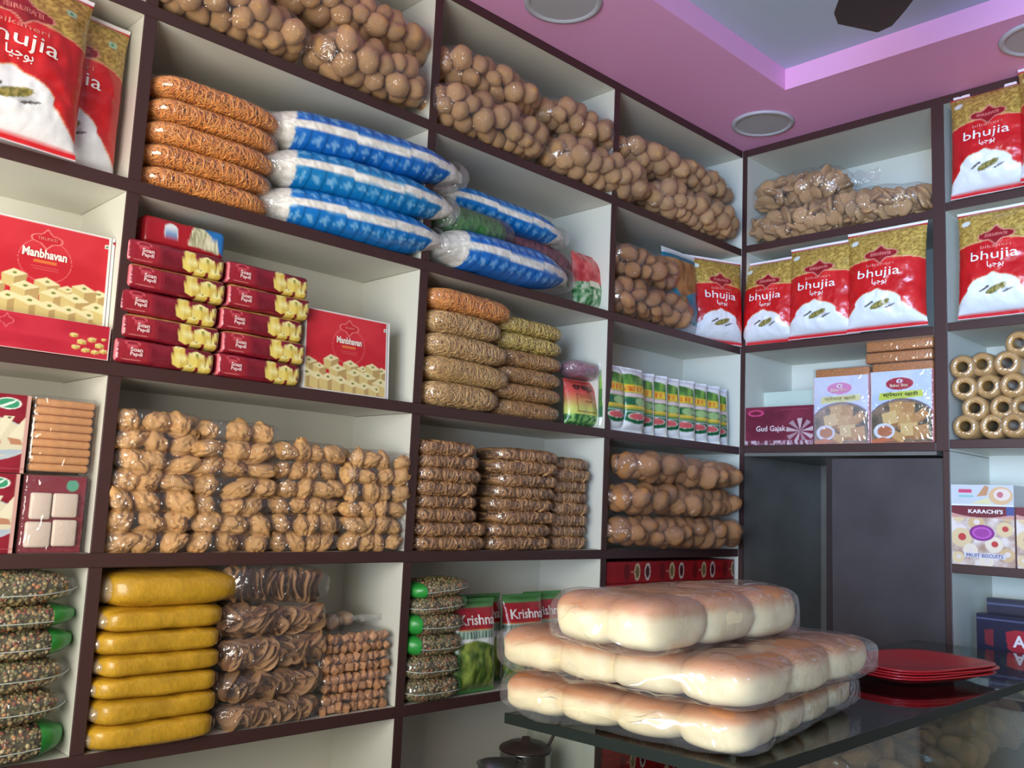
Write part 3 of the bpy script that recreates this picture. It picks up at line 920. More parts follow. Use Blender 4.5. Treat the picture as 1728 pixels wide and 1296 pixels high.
# ------------------------------------------------------------------ flat bags of pastry parcels
PAST = []
for k in range(7):
    V, F = ICO[4]; V = V.copy(); rsk = np.random.RandomState(k + 60)
    a = 1.2 + .3 * rsk.rand(); W = V * [a, .95, .86]
    pinch = np.clip(W[:, 0] / a, -1, 1)
    if k % 3 != 2: W[:, 1:] *= (1 - .45 * np.clip(pinch - .25, 0, 1) ** 1.2)[:, None]
    if k % 3 == 1: W[:, 0] += .3 * W[:, 2] ** 2
    d = fbm(V * 1.3 + k * 5, k, 2) - .5
    rdg = np.abs(fbm(V * 1.6 + k * 3 + 20, k + 8, 2) - .5)
    W = W * (1 + d * .55 - .30 * np.exp(-(rdg / .035) ** 2))[:, None]
    PAST.append(mesh('pastry', [(W, F)], FRYK))


def pastry_bag(label, n, L, D, H, seed, r=None, plump=1.0):
    rs = np.random.RandomState(seed)
    t = thing('pastry_bag', label, 'snack bag', 'flat bags of pastries')
    xs = (np.arange(n) + .5) / n * L * .96 - L * .48 + rs.uniform(-.010, .010, n)
    Ps, Rs = [], []
    sx = L / n * .56
    for rowi, y in enumerate((-D / 2 + sx * 1.1, D / 2 - sx * 1.1)):
        for i in range(n):
            if rowi == 1 and i % 2: continue
            o = kid(obj('pastry', PAST[rs.randint(7)], t), t)
            f = rs.uniform(.85, 1.25)
            p = np.array([xs[i], y + rs.uniform(-.008, .004), H / 2 + rs.uniform(-.003, .003)])
            rz = rs.uniform(0, 6.28)
            o.matrix_local = Matrix.Translation(p.tolist()) @ Matrix.Diagonal((sx * f * .95, sx * .9, H / 2 * 1.14 * rs.uniform(.95, 1.05), 1)) @ Matrix.Rotation(rz, 4, 'Y') @ Matrix.Rotation(rs.uniform(-.5, .5), 4, 'Z') @ Matrix.Diagonal((.92, .95, .95, 1))
            Ps.append(p); Rs.append(H / 2)
    P = np.array(Ps); R = np.array(Rs)
    fb = Bag(L * 1.06, D * 1.16, H * 1.12, p=8, q=2.2, ex=3.8, fin=.35, amp=.003, fs=30, seed=seed)
    V, F = fb.grid(50, 34); V[:, 2] = np.maximum(V[:, 2], .0004)
    kid(obj('plastic_film', mesh('plastic_film', [(V, F)], FILM), t), t)
    return t


cn = ['leftmost', 'second', 'third', 'rightmost']
for c, (xa, xb, n, z1, m, dy) in enumerate([(-2.190, -2.022, 7, 1.700, 3, .0), (-2.020, -1.842, 7, 1.694, 3, .0), (-1.838, -1.664, 6, 1.664, 4, .01), (-1.660, -1.482, 6, 1.660, 4, .0)]):
    hh = (z1 - top[4]) / n
    for i in range(n):
        t = pastry_bag('flat bag of %s, %s in the %s of four piles' % ('large folded pastries' if c < 2 else 'round pastries', ordw(i, n), cn[c]), m, xb - xa, .12, hh, 200 + c * 10 + i)
        put(t, 'L', (xa + xb) / 2 + .003 * math.sin(i * 2 + c), .052 + dy + .006 * math.sin(i * 3.1 + c), top[4] + hh * i + .0004)

# ------------------------------------------------------------------ flat bags of brown fried sticks
STK = []
for k in range(3):
    bag = Bag(.24, .15, .037, p=6, q=2.2, ex=3.6, amp=.002, seed=k + 80)
    rs = np.random.RandomState(k + 300)
    me = strands_mesh(bag, 230, .0041, .036, rs, sides=5, k=6, base=(202, 150, 96), dark=(124, 84, 48), curl=4.0)
    me.name = 'fried_sticks'
    fb = Bag(.246, .158, .038, p=7, q=2.1, ex=3.6, amp=.002, fs=30, seed=k + 90); V, F = fb.grid(46, 30)
    STK.append((me, mesh('plastic_film', [(V, F)], FILM)))


def stick_bag(label, k):
    t = thing('fried_stick_bag', label, 'snack bag', 'flat bags of brown fried sticks')
    o = kid(obj('fried_sticks', STK[k][0], t), t); o['kind'] = 'stuff'
    kid(obj('plastic_film', STK[k][1], t), t)
    return t


def sx(t, L):
    t.scale = (L / .24, 1, 1); return t


for i in range(2):
    put(sx(stick_bag('flat bag of brown fried sticks on the shelf, %s at the left' % ['lowest', 'second layer'][i], i), .25), 'L', -1.325, .07, top[4] + .0345 * i)
    put(sx(stick_bag('flat bag of brown fried sticks %s of the middle pile' % ['at the foot', 'second layer'][i], 1 - i), .245), 'L', -1.075, .07, top[4] + .0345 * i)
for i in range(6):
    put(sx(stick_bag('flat bag of brown fried sticks, %s of six in the left pile' % ordw(i, 6), i % 3), .215), 'L', -1.345 + .006 * math.sin(i * 2.3), .07 + .008 * math.sin(i * 1.7), top[4] + .070 + .0335 * i, rz=.04 * math.sin(i * 2.9))
    put(sx(stick_bag('flat bag of brown fried sticks, %s of six in the middle pile' % ordw(i, 6), (i + 1) % 3), .245), 'L', -1.06 + .007 * math.sin(i * 2.7 + 1), .07 + .008 * math.sin(i * 1.3), top[4] + .070 + .0335 * i, rz=.04 * math.sin(i * 2.1 + 2))
for i in range(8):
    put(sx(stick_bag('flat bag of brown fried sticks, %s of eight by the side panel' % (NUM[i] if i < 7 else 'topmost'), (i + 2) % 3), .165), 'L', -.853 + .005 * math.sin(i * 2.2), .10 + .006 * math.sin(i * 1.9), top[4] + .0325 * i, rz=.05 * math.sin(i * 2.6))

# ------------------------------------------------------------------ yellow bags
YM = pm('yellow_powder_bag', None, .35, .4, coat=.45, attr=True, bump=.4, bscale=300, bdist=.0015)
yb = [.0455, .045, .041, .0405, .0415, .043, .066]
z = top[5]
for i, hh in enumerate(yb):
    L = .255 if i < 6 else .285
    bag = Bag(L, .17, hh * 1.07, p=(9, 7) if i < 6 else (6, 3.2), q=2.4, ex=4.2 if i < 6 else 3, fin=.3, amp=.004, fs=24, seed=i, tip=(1, 1))
    V, F = bag.grid(90, 50)
    n = fbm(V * 320, i, 3)[:, None]; n2 = fbm(V * 24, i + 4, 2)[:, None]
    c = lin((206, 158, 42)) * (.58 + .5 * n) * (.8 + .4 * n2)
    t = thing('yellow_snack_bag', 'bag of fine yellow snack, %s of seven in the pile' % ordw(i, 7), 'snack bag', 'pile of yellow bags')
    kid(obj('bag_body', mesh('bag_body', [(V, F)], YM, col=c), t), t)
    fb = Bag(L * 1.08, .165, hh * 1.03, p=7, q=2, ex=2.4, fin=.4, amp=.003, fs=30, seed=i + 9)
    V, F = fb.grid(16, 30, 1, .84, 1.0); kid(obj('plastic_end', mesh('plastic_end', [(V, F)], FILM_HAZY), t), t)
    V, F = fb.grid(16, 30, 1, -1.0, -.86); kid(obj('plastic_end', mesh('plastic_end', [(V, F)], FILM_HAZY), t), t)
    put(t, 'L', -2.193 + L / 2 + .003 * (i % 2) + (.012 if i == 6 else 0), .06, z, rz=.03 if i % 2 else -.02); z += hh

# ------------------------------------------------------------------ bags of thin brown chips
CHIP = []
a = np.linspace(0, 2 * math.pi, 22, endpoint=False); rr = np.linspace(0.02, 1, 6)
for k in range(5):
    A, Rr = np.meshgrid(a, rr, indexing='ij')
    rad = Rr * (1 + .14 * (fbm(np.stack([np.cos(A) * 1.2, np.sin(A) * 1.2, A * 0 + k * 3], -1), k, 2) - .5) * 2)
    x = rad * np.cos(A); y = rad * np.sin(A) * .78
    zz = .28 * (x * x - .8 * y * y) + .22 * (fbm(np.stack([x * 1.6, y * 1.6, x * 0 + k], -1), k + 3, 2) - .5)
    Vt = np.stack([x, y, zz], -1).reshape(-1, 3)
    F = grid_faces(6, 22, wrap=True)
    Vt = Vt.reshape(22, 6, 3).transpose(1, 0, 2).reshape(-1, 3)
    CHIP.append(mesh('chip', [(Vt, F), (Vt - [0, 0, .07], F[:, ::-1])], pm('brown_chip', (178, 136, 96), .5, .35, bump=.3, bscale=150, var=.16, vscale=60, rnd=.16)))


def chip_bag(label, n, L, D, H, seed, rad=.028, upright=False):
    rs = np.random.RandomState(seed)
    t = thing('chip_bag', label, 'snack bag', 'pile of chip bags')
    for i in range(n):
        o = kid(obj('chip', CHIP[rs.randint(5)], t), t)
        x = rs.uniform(-L / 2 + rad * .8, L / 2 - rad * .8) if not upright else -L / 2 + .015 + (L - .03) * (i + .5) / n
        y = rs.uniform(-D / 2 + rad, D / 2 - rad) if not upright else rs.uniform(-D / 2 + rad, -D / 2 + rad * 2)
        if not upright and i < n * .6: y = -D / 2 + rad * rs.uniform(.95, 1.15)
        if upright:
            M = Matrix.Rotation(rs.uniform(-.5, .2), 4, 'Z') @ Matrix.Rotation(math.pi / 2 + rs.uniform(-.5, .3), 4, 'Y')
            zz = H / 2 + rs.uniform(-.004, .004); rd = min(rad, H / 2 * 1.15)
        else:
            M = Matrix.Rotation(rs.uniform(0, 6.28), 4, 'Z') @ Matrix.Rotation(rs.uniform(.2, 1.25), 4, 'X') @ Matrix.Rotation(rs.uniform(-.6, .6), 4, 'Y')
            zz = rs.uniform(H * .32, H * .68); rd = min(rad, H / 2 * 1.1)
        o.matrix_local = Matrix.Translation((x, y, zz)) @ M @ Matrix.Scale(rd * rs.uniform(.85, 1.1), 4)
    fb = Bag(L * 1.05, D * 1.06, H * 1.08, p=6, q=2.1, ex=3.4, fin=.35, amp=.003, fs=24, seed=seed)
    V, F = fb.grid(56, 36); V[:, 2] = np.maximum(V[:, 2], .0004)
    kid(obj('plastic_film', mesh('plastic_film', [(V, F)], FILM), t), t)
    return t


zs = [top[5], 1.122, 1.180, 1.254, 1.318]; ze = [1.122, 1.180, 1.254, 1.318, 1.392]
for i in range(5):
    L = [.25, .255, .262, .26, .26][i]
    t = chip_bag('clear bag of %s, %s of five beside the yellow bags' % ('tightly packed upright chips' if i == 4 else 'thin brown chips', ordw(i, 5)), 76 if i < 4 else 52, L, .15, ze[i] - zs[i], 400 + i, rad=.034, upright=i == 4)
    put(t, 'L', [-1.815, -1.812, -1.808, -1.815, -1.812][i], .06, zs[i], ry=0 if i < 4 else .05)

# ------------------------------------------------------------------ bags of small cubes
CUBE = []
for k in range(3):
    V, F = rbox(-.5, .5, -.5, .5, -.5, .5, .16, 2); d = fbm(V * 3 + k * 4, k, 2) - .5
    CUBE.append(mesh('fried_cube', [(V * (1 + .25 * d)[:, None], F)], pm('fried_cube', (196, 142, 98), .5, .35, bump=.25, bscale=200, var=.15, vscale=80, rnd=.16)))


def cube_bag(label, nx, L, D, H, seed, lay=2):
    rs = np.random.RandomState(seed)
    t = thing('cube_snack_bag', label, 'snack bag', 'pile of bags of fried cubes')
    s = H / lay
    for j in range(lay):
        for i in range(nx):
            for r_ in range(2):
                if r_ and rs.rand() < .5: continue
                o = kid(obj('fried_cube', CUBE[rs.randint(3)], t), t)
                p = (-L / 2 + L * .07 + L * .86 * (i + .5) / nx + rs.uniform(-.003, .003), -D / 2 + .016 + r_ * .022 + rs.uniform(-.004, .004), s * (j + .5) + rs.uniform(-.002, .002))
                o.matrix_local = Matrix.Translation(p) @ Matrix.Rotation(rs.uniform(-.9, .9), 4, 'Z') @ Matrix.Rotation(rs.uniform(-.8, .8), 4, 'X') @ Matrix.Rotation(rs.uniform(-.8, .8), 4, 'Y') @ Matrix.Scale(s * .80 * rs.uniform(.85, 1.1), 4)
    fb = Bag(L * 1.06, D * 1.04, H * 1.08, p=6, q=2.1, ex=3.6, fin=.35, amp=.002, fs=28, seed=seed)
    V, F = fb.grid(50, 34); V[:, 2] = np.maximum(V[:, 2], .0004)
    kid(obj('plastic_film', mesh('plastic_film', [(V, F)], FILM), t), t)
    return t


z = top[5]
for i in range(4):
    t = cube_bag('clear bag of small fried cubes, %s of four by the side panel' % ordw(i, 4), 9, .205, .13, .0435, 500 + i)
    put(t, 'L', -1.592 + .003 * (i % 2), .07, z); z += .0440
t = puff_bag('half empty clear bag with a few pale puffs on the bags of cubes', None, 7, .12, .08, .036, .017, 88, name='puff_bag', film=FILM_HAZY, tails=(.6, 3.4))
put(t, 'L', -1.635, .075, z)

# ------------------------------------------------------------------ bags of mixed beans with green printed ends
BEANC = [lin(c) for c in ((150, 140, 96), (176, 150, 100), (110, 112, 66), (190, 130, 80), (96, 84, 58), (206, 186, 140), (150, 84, 58))]
GREENP = pm('green_print', (44, 146, 58), .3, .5, bump=.4, bscale=50, bdist=.005)
BEAN = {}


def bean_bag(label, group, L, D, H, seed, ends, tone=1.0):
    key = (round(L, 3), H, seed % 3, tone)
    bag = Bag(L * .97, D, H * 1.06, p=(4.2, 2.8), q=2.1, ex=3.0, seed=seed % 3)
    if key not in BEAN:
        rs = np.random.RandomState(seed % 3 + 900)
        n = 820
        u = rs.uniform(-.93, .93, n); ph = rs.uniform(-1.6, 2.0, n)
        P = bag.S(u, ph, .95)
        r = rs.uniform(.0030, .0050, n)
        V, F = merge(ICO[1][0], ICO[1][1], P, r[:, None] * rs.uniform(.8, 1.15, (n, 3)), rand_rot(n, rs))
        cc = np.array(BEANC)[rs.choice(7, n, p=[.25, .22, .17, .1, .1, .1, .06])] * rs.uniform(.75, 1.05, (n, 1)) * tone
        bV, bF = bag.grid(36, 26, .93)
        BEAN[key] = mesh('mixed_beans', [(V, F), (bV, bF)], MATT, col=np.concatenate([np.repeat(cc, len(ICO[1][0]), 0), np.repeat([lin((92, 88, 56)) * tone], len(bV), 0)]))
    t = thing('mixed_bean_bag', label, 'snack bag', group)
    o = kid(obj('mixed_beans', BEAN[key], t), t); o['kind'] = 'stuff'
    fb = Bag(L * 1.08, D * 1.03, H * 1.09, p=(4.6, 3.0), q=1.8, ex=3.0, fin=.3, amp=.0025, fs=26, seed=seed)
    V, F = fb.grid(56, 36); V[:, 2] = np.maximum(V[:, 2], .0004)
    kid(obj('plastic_film', mesh('plastic_film', [(V, F)], FILM), t), t)
    gb = Bag(L * 1.09, D * 1.05, H * 1.11, p=(4.6, 3.0), q=1.8, ex=3.0, fin=.35, amp=.0025, fs=26, seed=seed)
    if 'R' in ends:
        V, F = gb.grid(24, 30, 1, .60, 1.0); V[:, 2] = np.maximum(V[:, 2], .0002); kid(obj('green_end', mesh('green_end', [(V, F)], GREENP), t), t)
    if 'l' in ends:
        V, F = gb.grid(24, 30, 1, -1.0, -.66); V[:, 2] = np.maximum(V[:, 2], .0002); kid(obj('green_end', mesh('green_end', [(V, F)], GREENP), t), t)
    u = np.linspace(-.97 if 'l' not in ends else -.66, .97 if 'R' not in ends else .60, 40)
    Pc = gb.S(u, np.full(40, -.12 + .05 * math.sin(seed)))
    Pc = Pc[None]; V, F = tubes(Pc, .0012, 4)
    kid(obj('seal_seam', mesh('seal_seam', [(V, F)], pm('seam_plastic', (186, 196, 186), .25)), t), t)
    return t


zz = [top[5], 1.128, 1.186, 1.240, 1.292, 1.334, 1.390]
for i, e in enumerate(['R', '', '', 'R', 'R', 'l']):
    hh = zz[i + 1] - zz[i]
    t = bean_bag('bag of mixed beans%s, %s of six at the far left' % (' with a green end' if e else '', ordw(i, 6)), 'bean bags at the far left', .27, .16, round(hh, 3), i, e)
    put(t, 'L', -2.365, .055, zz[i], rz=.03, ry=-.02 if i == 5 else 0)
zz = [top[5], 1.118, 1.172, 1.222, 1.272, 1.314, 1.352]
for i, e in enumerate(['R', 'R', 'l', 'l', 'R', 'l']):
    hh = zz[i + 1] - zz[i]
    t = bean_bag('bag of mixed beans with a green end, %s of six by the red packets' % ordw(i, 6), 'bean bags beside the red packets', .185, .14, round(hh, 3), i + 3, e, .85)
    put(t, 'L', -1.362 + [0, -.004, .0, .0, .006, .01][i], .05, zz[i], rz=.0, ry=[0, 0, 0, 0, -.05, -.08][i])
# ------------------------------------------------------------------ printed cartons
def carton_mesh(w, d, h, paint, side, topc=None, nx=120, nz=90, mat=None, name='carton'):
    X, Z = np.meshgrid(np.linspace(-w / 2, w / 2, nx), np.linspace(0, h, nz), indexing='ij')
    A = np.stack([X, X * 0 - d / 2, Z], -1).reshape(-1, 3)
    c = paint.sample((X / w + .5).ravel(), (Z / h).ravel())
    V, F = box(-w / 2, w / 2, -d / 2, d / 2, 0, h)
    # each closing face carries its own corners so that the colours stay crisp
    parts = [(A, grid_faces(nx, nz))]; cols = [c]
    for f in F:
        q = V[f]
        if np.allclose(q[:, 1], -d / 2): continue
        parts.append((q, np.array([[0, 1, 2, 3]]))); tcol = topc if (topc is not None and np.allclose(q[:, 2], h)) else side
        cols.append(np.repeat(lin(tcol)[None], 4, 0))
    return mesh(name, parts, mat or CARD, smooth=False, col=np.concatenate(cols))


def carton(name, label, group, w, d, h, paint, side, topc=None, nx=120, nz=90, cat='carton', mat=None):
    t = thing(name, label, cat, group)
    kid(obj('carton', carton_mesh(w, d, h, paint, side, topc, nx, nz, mat), t), t)
    return t


def sweets_paint(w=320, h=240, cubes=True):
    P = Paint(w, h, (208, 44, 56))
    P.noise(np.ones_like(P.x, bool), (200, 38, 50), (216, 54, 64), 4, 2)
    P.ring(.5, .60, .19, .23, .012, (232, 130, 126))
    P.poly(ogee(.5, .83, .115, .085), (236, 140, 136)); P.poly(ogee(.5, .83, .103, .072), (206, 40, 52))
    P.rect(.40, .525, .60, .530, (232, 140, 132)); P.rect(.42, .50, .60, .505, (232, 140, 132)); P.rect(.42, .57, .58, .60, (226, 120, 60))
    P.rect(.925, .865, .962, .912, (240, 240, 232)); P.ell(.943, .888, .010, .013, (60, 120, 60))
    asp = w / h
    for k, (cx, cy, r) in enumerate([(.05, .30, .075), (.17, .26, .06), (.30, .37, .07), (.53, .33, .075), (.68, .30, .06), (.91, .30, .07), (.80, .33, .075),
                                     (.38, .25, .08), (.58, .22, .08), (.74, .2, .085), (.90, .14, .085), (.03, .14, .09), (.16, .12, .08), (.27, .12, .08), (.42, .10, .085), (.56, .08, .08), (.70, .07, .08), (.85, .05, .08), (.98, .12, .08)]):
        P.cube(cx, cy, r * 1.25, 1.32, (234, 222, 172), (216, 194, 126), (186, 156, 100), k)
    P.rect(0, 0, 1, .012, (238, 236, 232)); P.rect(0, .985, 1, 1, (238, 236, 232)); P.rect(0, 0, .012, 1, (238, 236, 232)); P.rect(.985, 0, 1, 1, (238, 236, 232))
    return P


PS = sweets_paint()
PS.rect(.955, 0, 1, 1, (240, 238, 234)); PS.rect(.972, 0, .978, 1, (70, 50, 60))
t = carton('sweet_box', 'large upright red sweets box with milk cubes pictured, at the left edge', 'red sweets boxes', .245, .05, .178, PS, (236, 234, 230), (240, 238, 234), 170, 120)
lettering(t, 'Manbhavan', -.002, .119, .078, (246, 236, 226), -.025, bold=.035, height=.017, name='lettering')
lettering(t, 'TIRUPATI', -.0, .148, .034, (236, 150, 144), -.025)
put(t, 'L', -2.342, .050, top[3] + .066, rx=-.04)
PL = Paint(300, 60, (190, 38, 58)); PL.noise(np.ones_like(PL.x, bool), (184, 34, 54), (198, 46, 64), 4, 6)
for k, (cx, cy, r) in enumerate([(.74, .62, .03), (.80, .45, .035), (.87, .55, .032), (.93, .40, .035), (.76, .28, .03), (.83, .22, .03), (.90, .2, .03), (.96, .25, .03), (.955, .6, .02)]): PL.cube(cx, cy, r, 2.6, k=k)
PL.poly(ogee(.28, .75, .05, .16), (224, 120, 126)); PL.poly(ogee(.28, .75, .044, .13), (186, 36, 56))
PL.rect(0, 0, 1, .02, (232, 226, 220)); PL.rect(.992, 0, 1, 1, (236, 230, 226))
t = carton('sweet_box', 'flat dark red sweets box lying under the upright one at the left edge', 'red sweets boxes', .25, .20, .064, PL, (186, 40, 58), (236, 234, 230), 170, 40)
lettering(t, 'Manbhavan', -.095, .033, .05, (246, 236, 226), -.10, bold=.035)
put(t, 'L', -2.349, .095, top[3])
t = carton('sweet_box', 'upright red sweets box leaning beside the two piles of dark red packets', 'red sweets boxes', .235, .05, .187, PS, (236, 234, 230), (240, 238, 234), 150, 120)
lettering(t, 'Manbhavan', -.0, .124, .070, (246, 236, 226), -.025, bold=.035, height=.016)
lettering(t, 'TIRUPATI', -.0, .155, .027, (236, 150, 144), -.025)
put(t, 'L', -1.672, .035, top[3], rx=-.06)


# flow-wrapped packets of sweets
def soan_paint(gold):
    P = Paint(260, 60, (122, 24, 40))
    P.noise(np.ones_like(P.x, bool), (112, 20, 36), (136, 32, 48), 5, 2)
    P.rect(.07, 0, .36, 1, (136, 28, 44)); P.rect(.10, .1, .33, .9, (156, 34, 48))
    P.ell(.20, .80, .065, .12, (206, 84, 96)); P.ell(.20, .80, .05, .07, (150, 32, 48)); P.rect(.06, .0, .075, 1, (226, 120, 130)); P.rect(.012, 0, .02, 1, (206, 96, 110)); P.rect(.12, .14, .28, .17, (206, 120, 120))
    for k, (cx, cy, r) in enumerate([(.61, .82, .052), (.625, .42, .078), (.72, .12, .055), (.78, .56, .085), (.86, .15, .06), (.92, .60, .055)]): P.cube(cx, cy, r, 4.4, (242, 232, 160), (234, 212, 110), (214, 186, 84), k)
    P.rect(.965, 0, 1, 1, (196, 176, 112)); P.noise(P.x > .965, (120, 60, 50), (230, 210, 140), 60, 3)
    P.rect(0, 0, .035, 1, (150, 40, 52))
    if gold: P.rect(.0, .90, 1, 1, (196, 156, 84)); P.rect(0, 0, .035, 1, (206, 170, 90))
    return P


SPK = [soan_paint(False), soan_paint(True)]
SHINY = pm('shiny_wrapper', None, .18, .7, attr=True, bump=.5, bscale=42, bdist=.006)
for i in range(5):
    for c in range(2):
        L = .196 if c == 0 else .19; hh = .0495
        xoff = [-.006, .004, -.004, .006, .0][i]
        bag = Bag(L + .035, .075, hh, p=24, q=3.2, ex=5.5, fin=.66, amp=.002, fs=34, seed=i * 2 + c, tip=(.88, .90))
        V, F = bag.grid(120, 64)
        g = (i + c) % 2 == 1 if c == 0 else i in (1, 2, 3)
        t = thing('sweets_packet', 'dark red flow-wrapped sweets packet, %s in the %s pile' % (ordw(i, 5), ['left', 'right'][c]), 'packet', 'piles of dark red packets')
        kid(obj('wrapper', mesh('wrapper', [(V, F)], SHINY, col=SPK[int(g)].sample(V[:, 0] / (L + .03) + .5, np.clip(V[:, 2] / hh, 0, 1))), t), t)
        lettering(t, 'Soan', -L * .31, .0275, .024, (240, 206, 206), bag.host, bold=.03, height=.0085)
        lettering(t, 'Papdi', -L * .31, .0178, .024, (240, 206, 206), bag.host, bold=.03, height=.0095)
        put(t, 'L', [-2.108, -1.902][c] + xoff, .028 + .003 * (i % 3), top[3] + hh * i + .0002, rz=.02 * math.sin(i * 3 + c))
PT = Paint(220, 60, (172, 28, 40)); PT.ell(.36, .6, .085, .24, (226, 230, 236)); PT.ell(.36, .55, .066, .15, (120, 160, 206))
PT.poly([(.62, 1), (1, 1), (1, .1), (.96, .15)], (40, 120, 196)); PT.poly([(.55, .28), (.60, .9), (.72, .98), (.90, .5), (.92, .15)], (222, 214, 176))
PT.noise(PT.inpoly([(.55, .28), (.60, .9), (.72, .98), (.90, .5), (.92, .15)]), (150, 150, 110), (240, 234, 204), 60, 3, .4)
bag = Bag(.20, .075, .062, p=24, q=3.2, ex=5.5, fin=.66, amp=.0015, fs=30, seed=44, tip=(.84, .95))
V, F = bag.grid(90, 60)
t = thing('sweets_packet', 'brighter red packet with a blue corner on top of the left pile', 'packet')
kid(obj('wrapper', mesh('wrapper', [(V, F)], PRINTF, col=PT.sample(V[:, 0] / .19 + .5, np.clip(V[:, 2] / .062, 0, 1))), t), t)
put(t, 'L', -2.088, .06, top[3] + .0495 * 5 + .001, rz=.0)

# ------------------------------------------------------------------ green and white pouches in a row
def tube_paint():
    P = Paint(60, 130, (236, 236, 238))
    g = (P.y < .89 - .03 * (P.x * 2 - .6) ** 2) & (P.y > .13 + .05 * (P.x * 2 - 1) ** 2)
    P.mask(g, (72, 122, 52)); P.noise(g & (P.y > .6), (60, 112, 50), (124, 168, 70), 7, 3)
    P.rect(.05, .60, .85, .72, (228, 190, 60)); P.noise((P.x > .05) & (P.x < .85) & (P.y > .62) & (P.y < .70), (206, 90, 30), (232, 200, 70), 16, 4, .4)
    P.rect(.05, .53, .9, .59, (220, 196, 192)); P.ell(.22, .46, .2, .055, (26, 96, 64)); P.ell(.62, .46, .26, .06, (150, 182, 120))
    P.rect(.04, .36, .95, .40, (222, 184, 70)); P.rect(.04, .33, .95, .36, (150, 160, 60)); P.mask(g & (P.y < .33), (24, 96, 56))
    P.ell(.47, .235, .36, .055, (222, 200, 190)); P.ell(.47, .235, .31, .045, (206, 90, 92)); P.rect(.05, .29, .95, .315, (150, 176, 160))
    P.rect(.88, 0, 1, 1, (232, 234, 224))
    P.noise((P.y > .93), (216, 216, 224), (244, 244, 246), 10, 5)
    return P


TP = tube_paint()
tm = [pouch_mesh(.105, .205, .045, TP, 44, 84, seed=s, wr=.0035, side=.02) for s in (3, 5, 8)]
tx = [(-.700, .02), (-.608, .012), (-.520, .05), (-.455, .045), (-.385, .045), (-.315, .03), (-.240, .03), (-.165, .03), (-.085, .05)]
posn = ['leftmost', 'second from the left', 'third from the left', 'fourth from the left', 'middle', 'fourth from the right', 'third from the right', 'second from the right', 'rightmost']
for i, (x, dpt) in enumerate(tx):
    t = thing('green_pouch', 'green and white upright pouch, %s of the nine in the row' % posn[i], 'snack pouch', 'row of green and white pouches')
    kid(obj('pouch', tm[i % 3][0], t), t)
    put(t, 'L', x, dpt, top[3], rz=[-.05, -.05, -.5, -.5, -.45, -.4, -.4, -.5, -.5][i], rx=-.04)

# teal packet among the ring puffs
PTe = Paint(120, 150, (30, 128, 150)); PTe.noise((PTe.y > .42) & (PTe.y < .93), (140, 90, 50), (196, 140, 84), 9, 4)
PTe.rect(0, .93, 1, 1, (226, 232, 236)); PTe.rect(0, .88, 1, .93, (20, 110, 140)); PTe.poly([(.0, .62), (.35, .42), (1, .58), (1, .30), (.3, .2), (0, .35)], (26, 130, 156)); PTe.rect(0, 0, 1, .14, (206, 222, 230)); PTe.rect(0, 0, 1, .05, (30, 120, 140))
me, host = pouch_mesh(.20, .30, .06, PTe, 60, 84, seed=44)
t = thing('teal_pouch', 'teal and orange pouch standing behind the bags of ring puffs', 'snack pouch'); kid(obj('pouch', me, t), t)
put(t, 'L', -.300, .060, top[2], rz=.0, rx=-.03)

# ------------------------------------------------------------------ right wall, middle shelf
PG = Paint(220, 110, (108, 34, 56)); PG.noise(np.ones_like(PG.x, bool), (98, 30, 50), (126, 44, 64), 4, 3)
PG.ell(.18, .84, .12, .09, (206, 70, 120)); PG.ell(.18, .84, .085, .05, (110, 34, 56)); PG.rect(.55, .9, .95, .92, (150, 60, 80))
for k in range(9):
    a = k * .7; PG.poly([(.82, .35), (.82 + .2 * math.cos(a), .35 + .33 * math.sin(a)), (.82 + .2 * math.cos(a + .38), .35 + .33 * math.sin(a + .38))], [(196, 170, 176), (168, 136, 146)][k % 2])
PG.noise((PG.y < .12), (90, 28, 44), (210, 190, 200), 40, 5, .3)
t = carton('sweet_box', 'dark maroon sweets box wrapped in film right of the shelf corner', None, .265, .12, .135, PG, (100, 32, 50), (104, 34, 52), 130, 70, mat=PRINT)
lettering(t, 'Gud Gajak', -.025, .055, .115, (226, 210, 214), -.06, bold=.015)
put(t, 'B', .145, .068, topB[3])
t = carton('white_carton', 'plain pale carton behind the dark maroon sweets box', None, .27, .06, .205, Paint(40, 40, (196, 208, 196)), (200, 208, 200), (206, 212, 204), 4, 4)
put(t, 'B', .150, .165, topB[3])


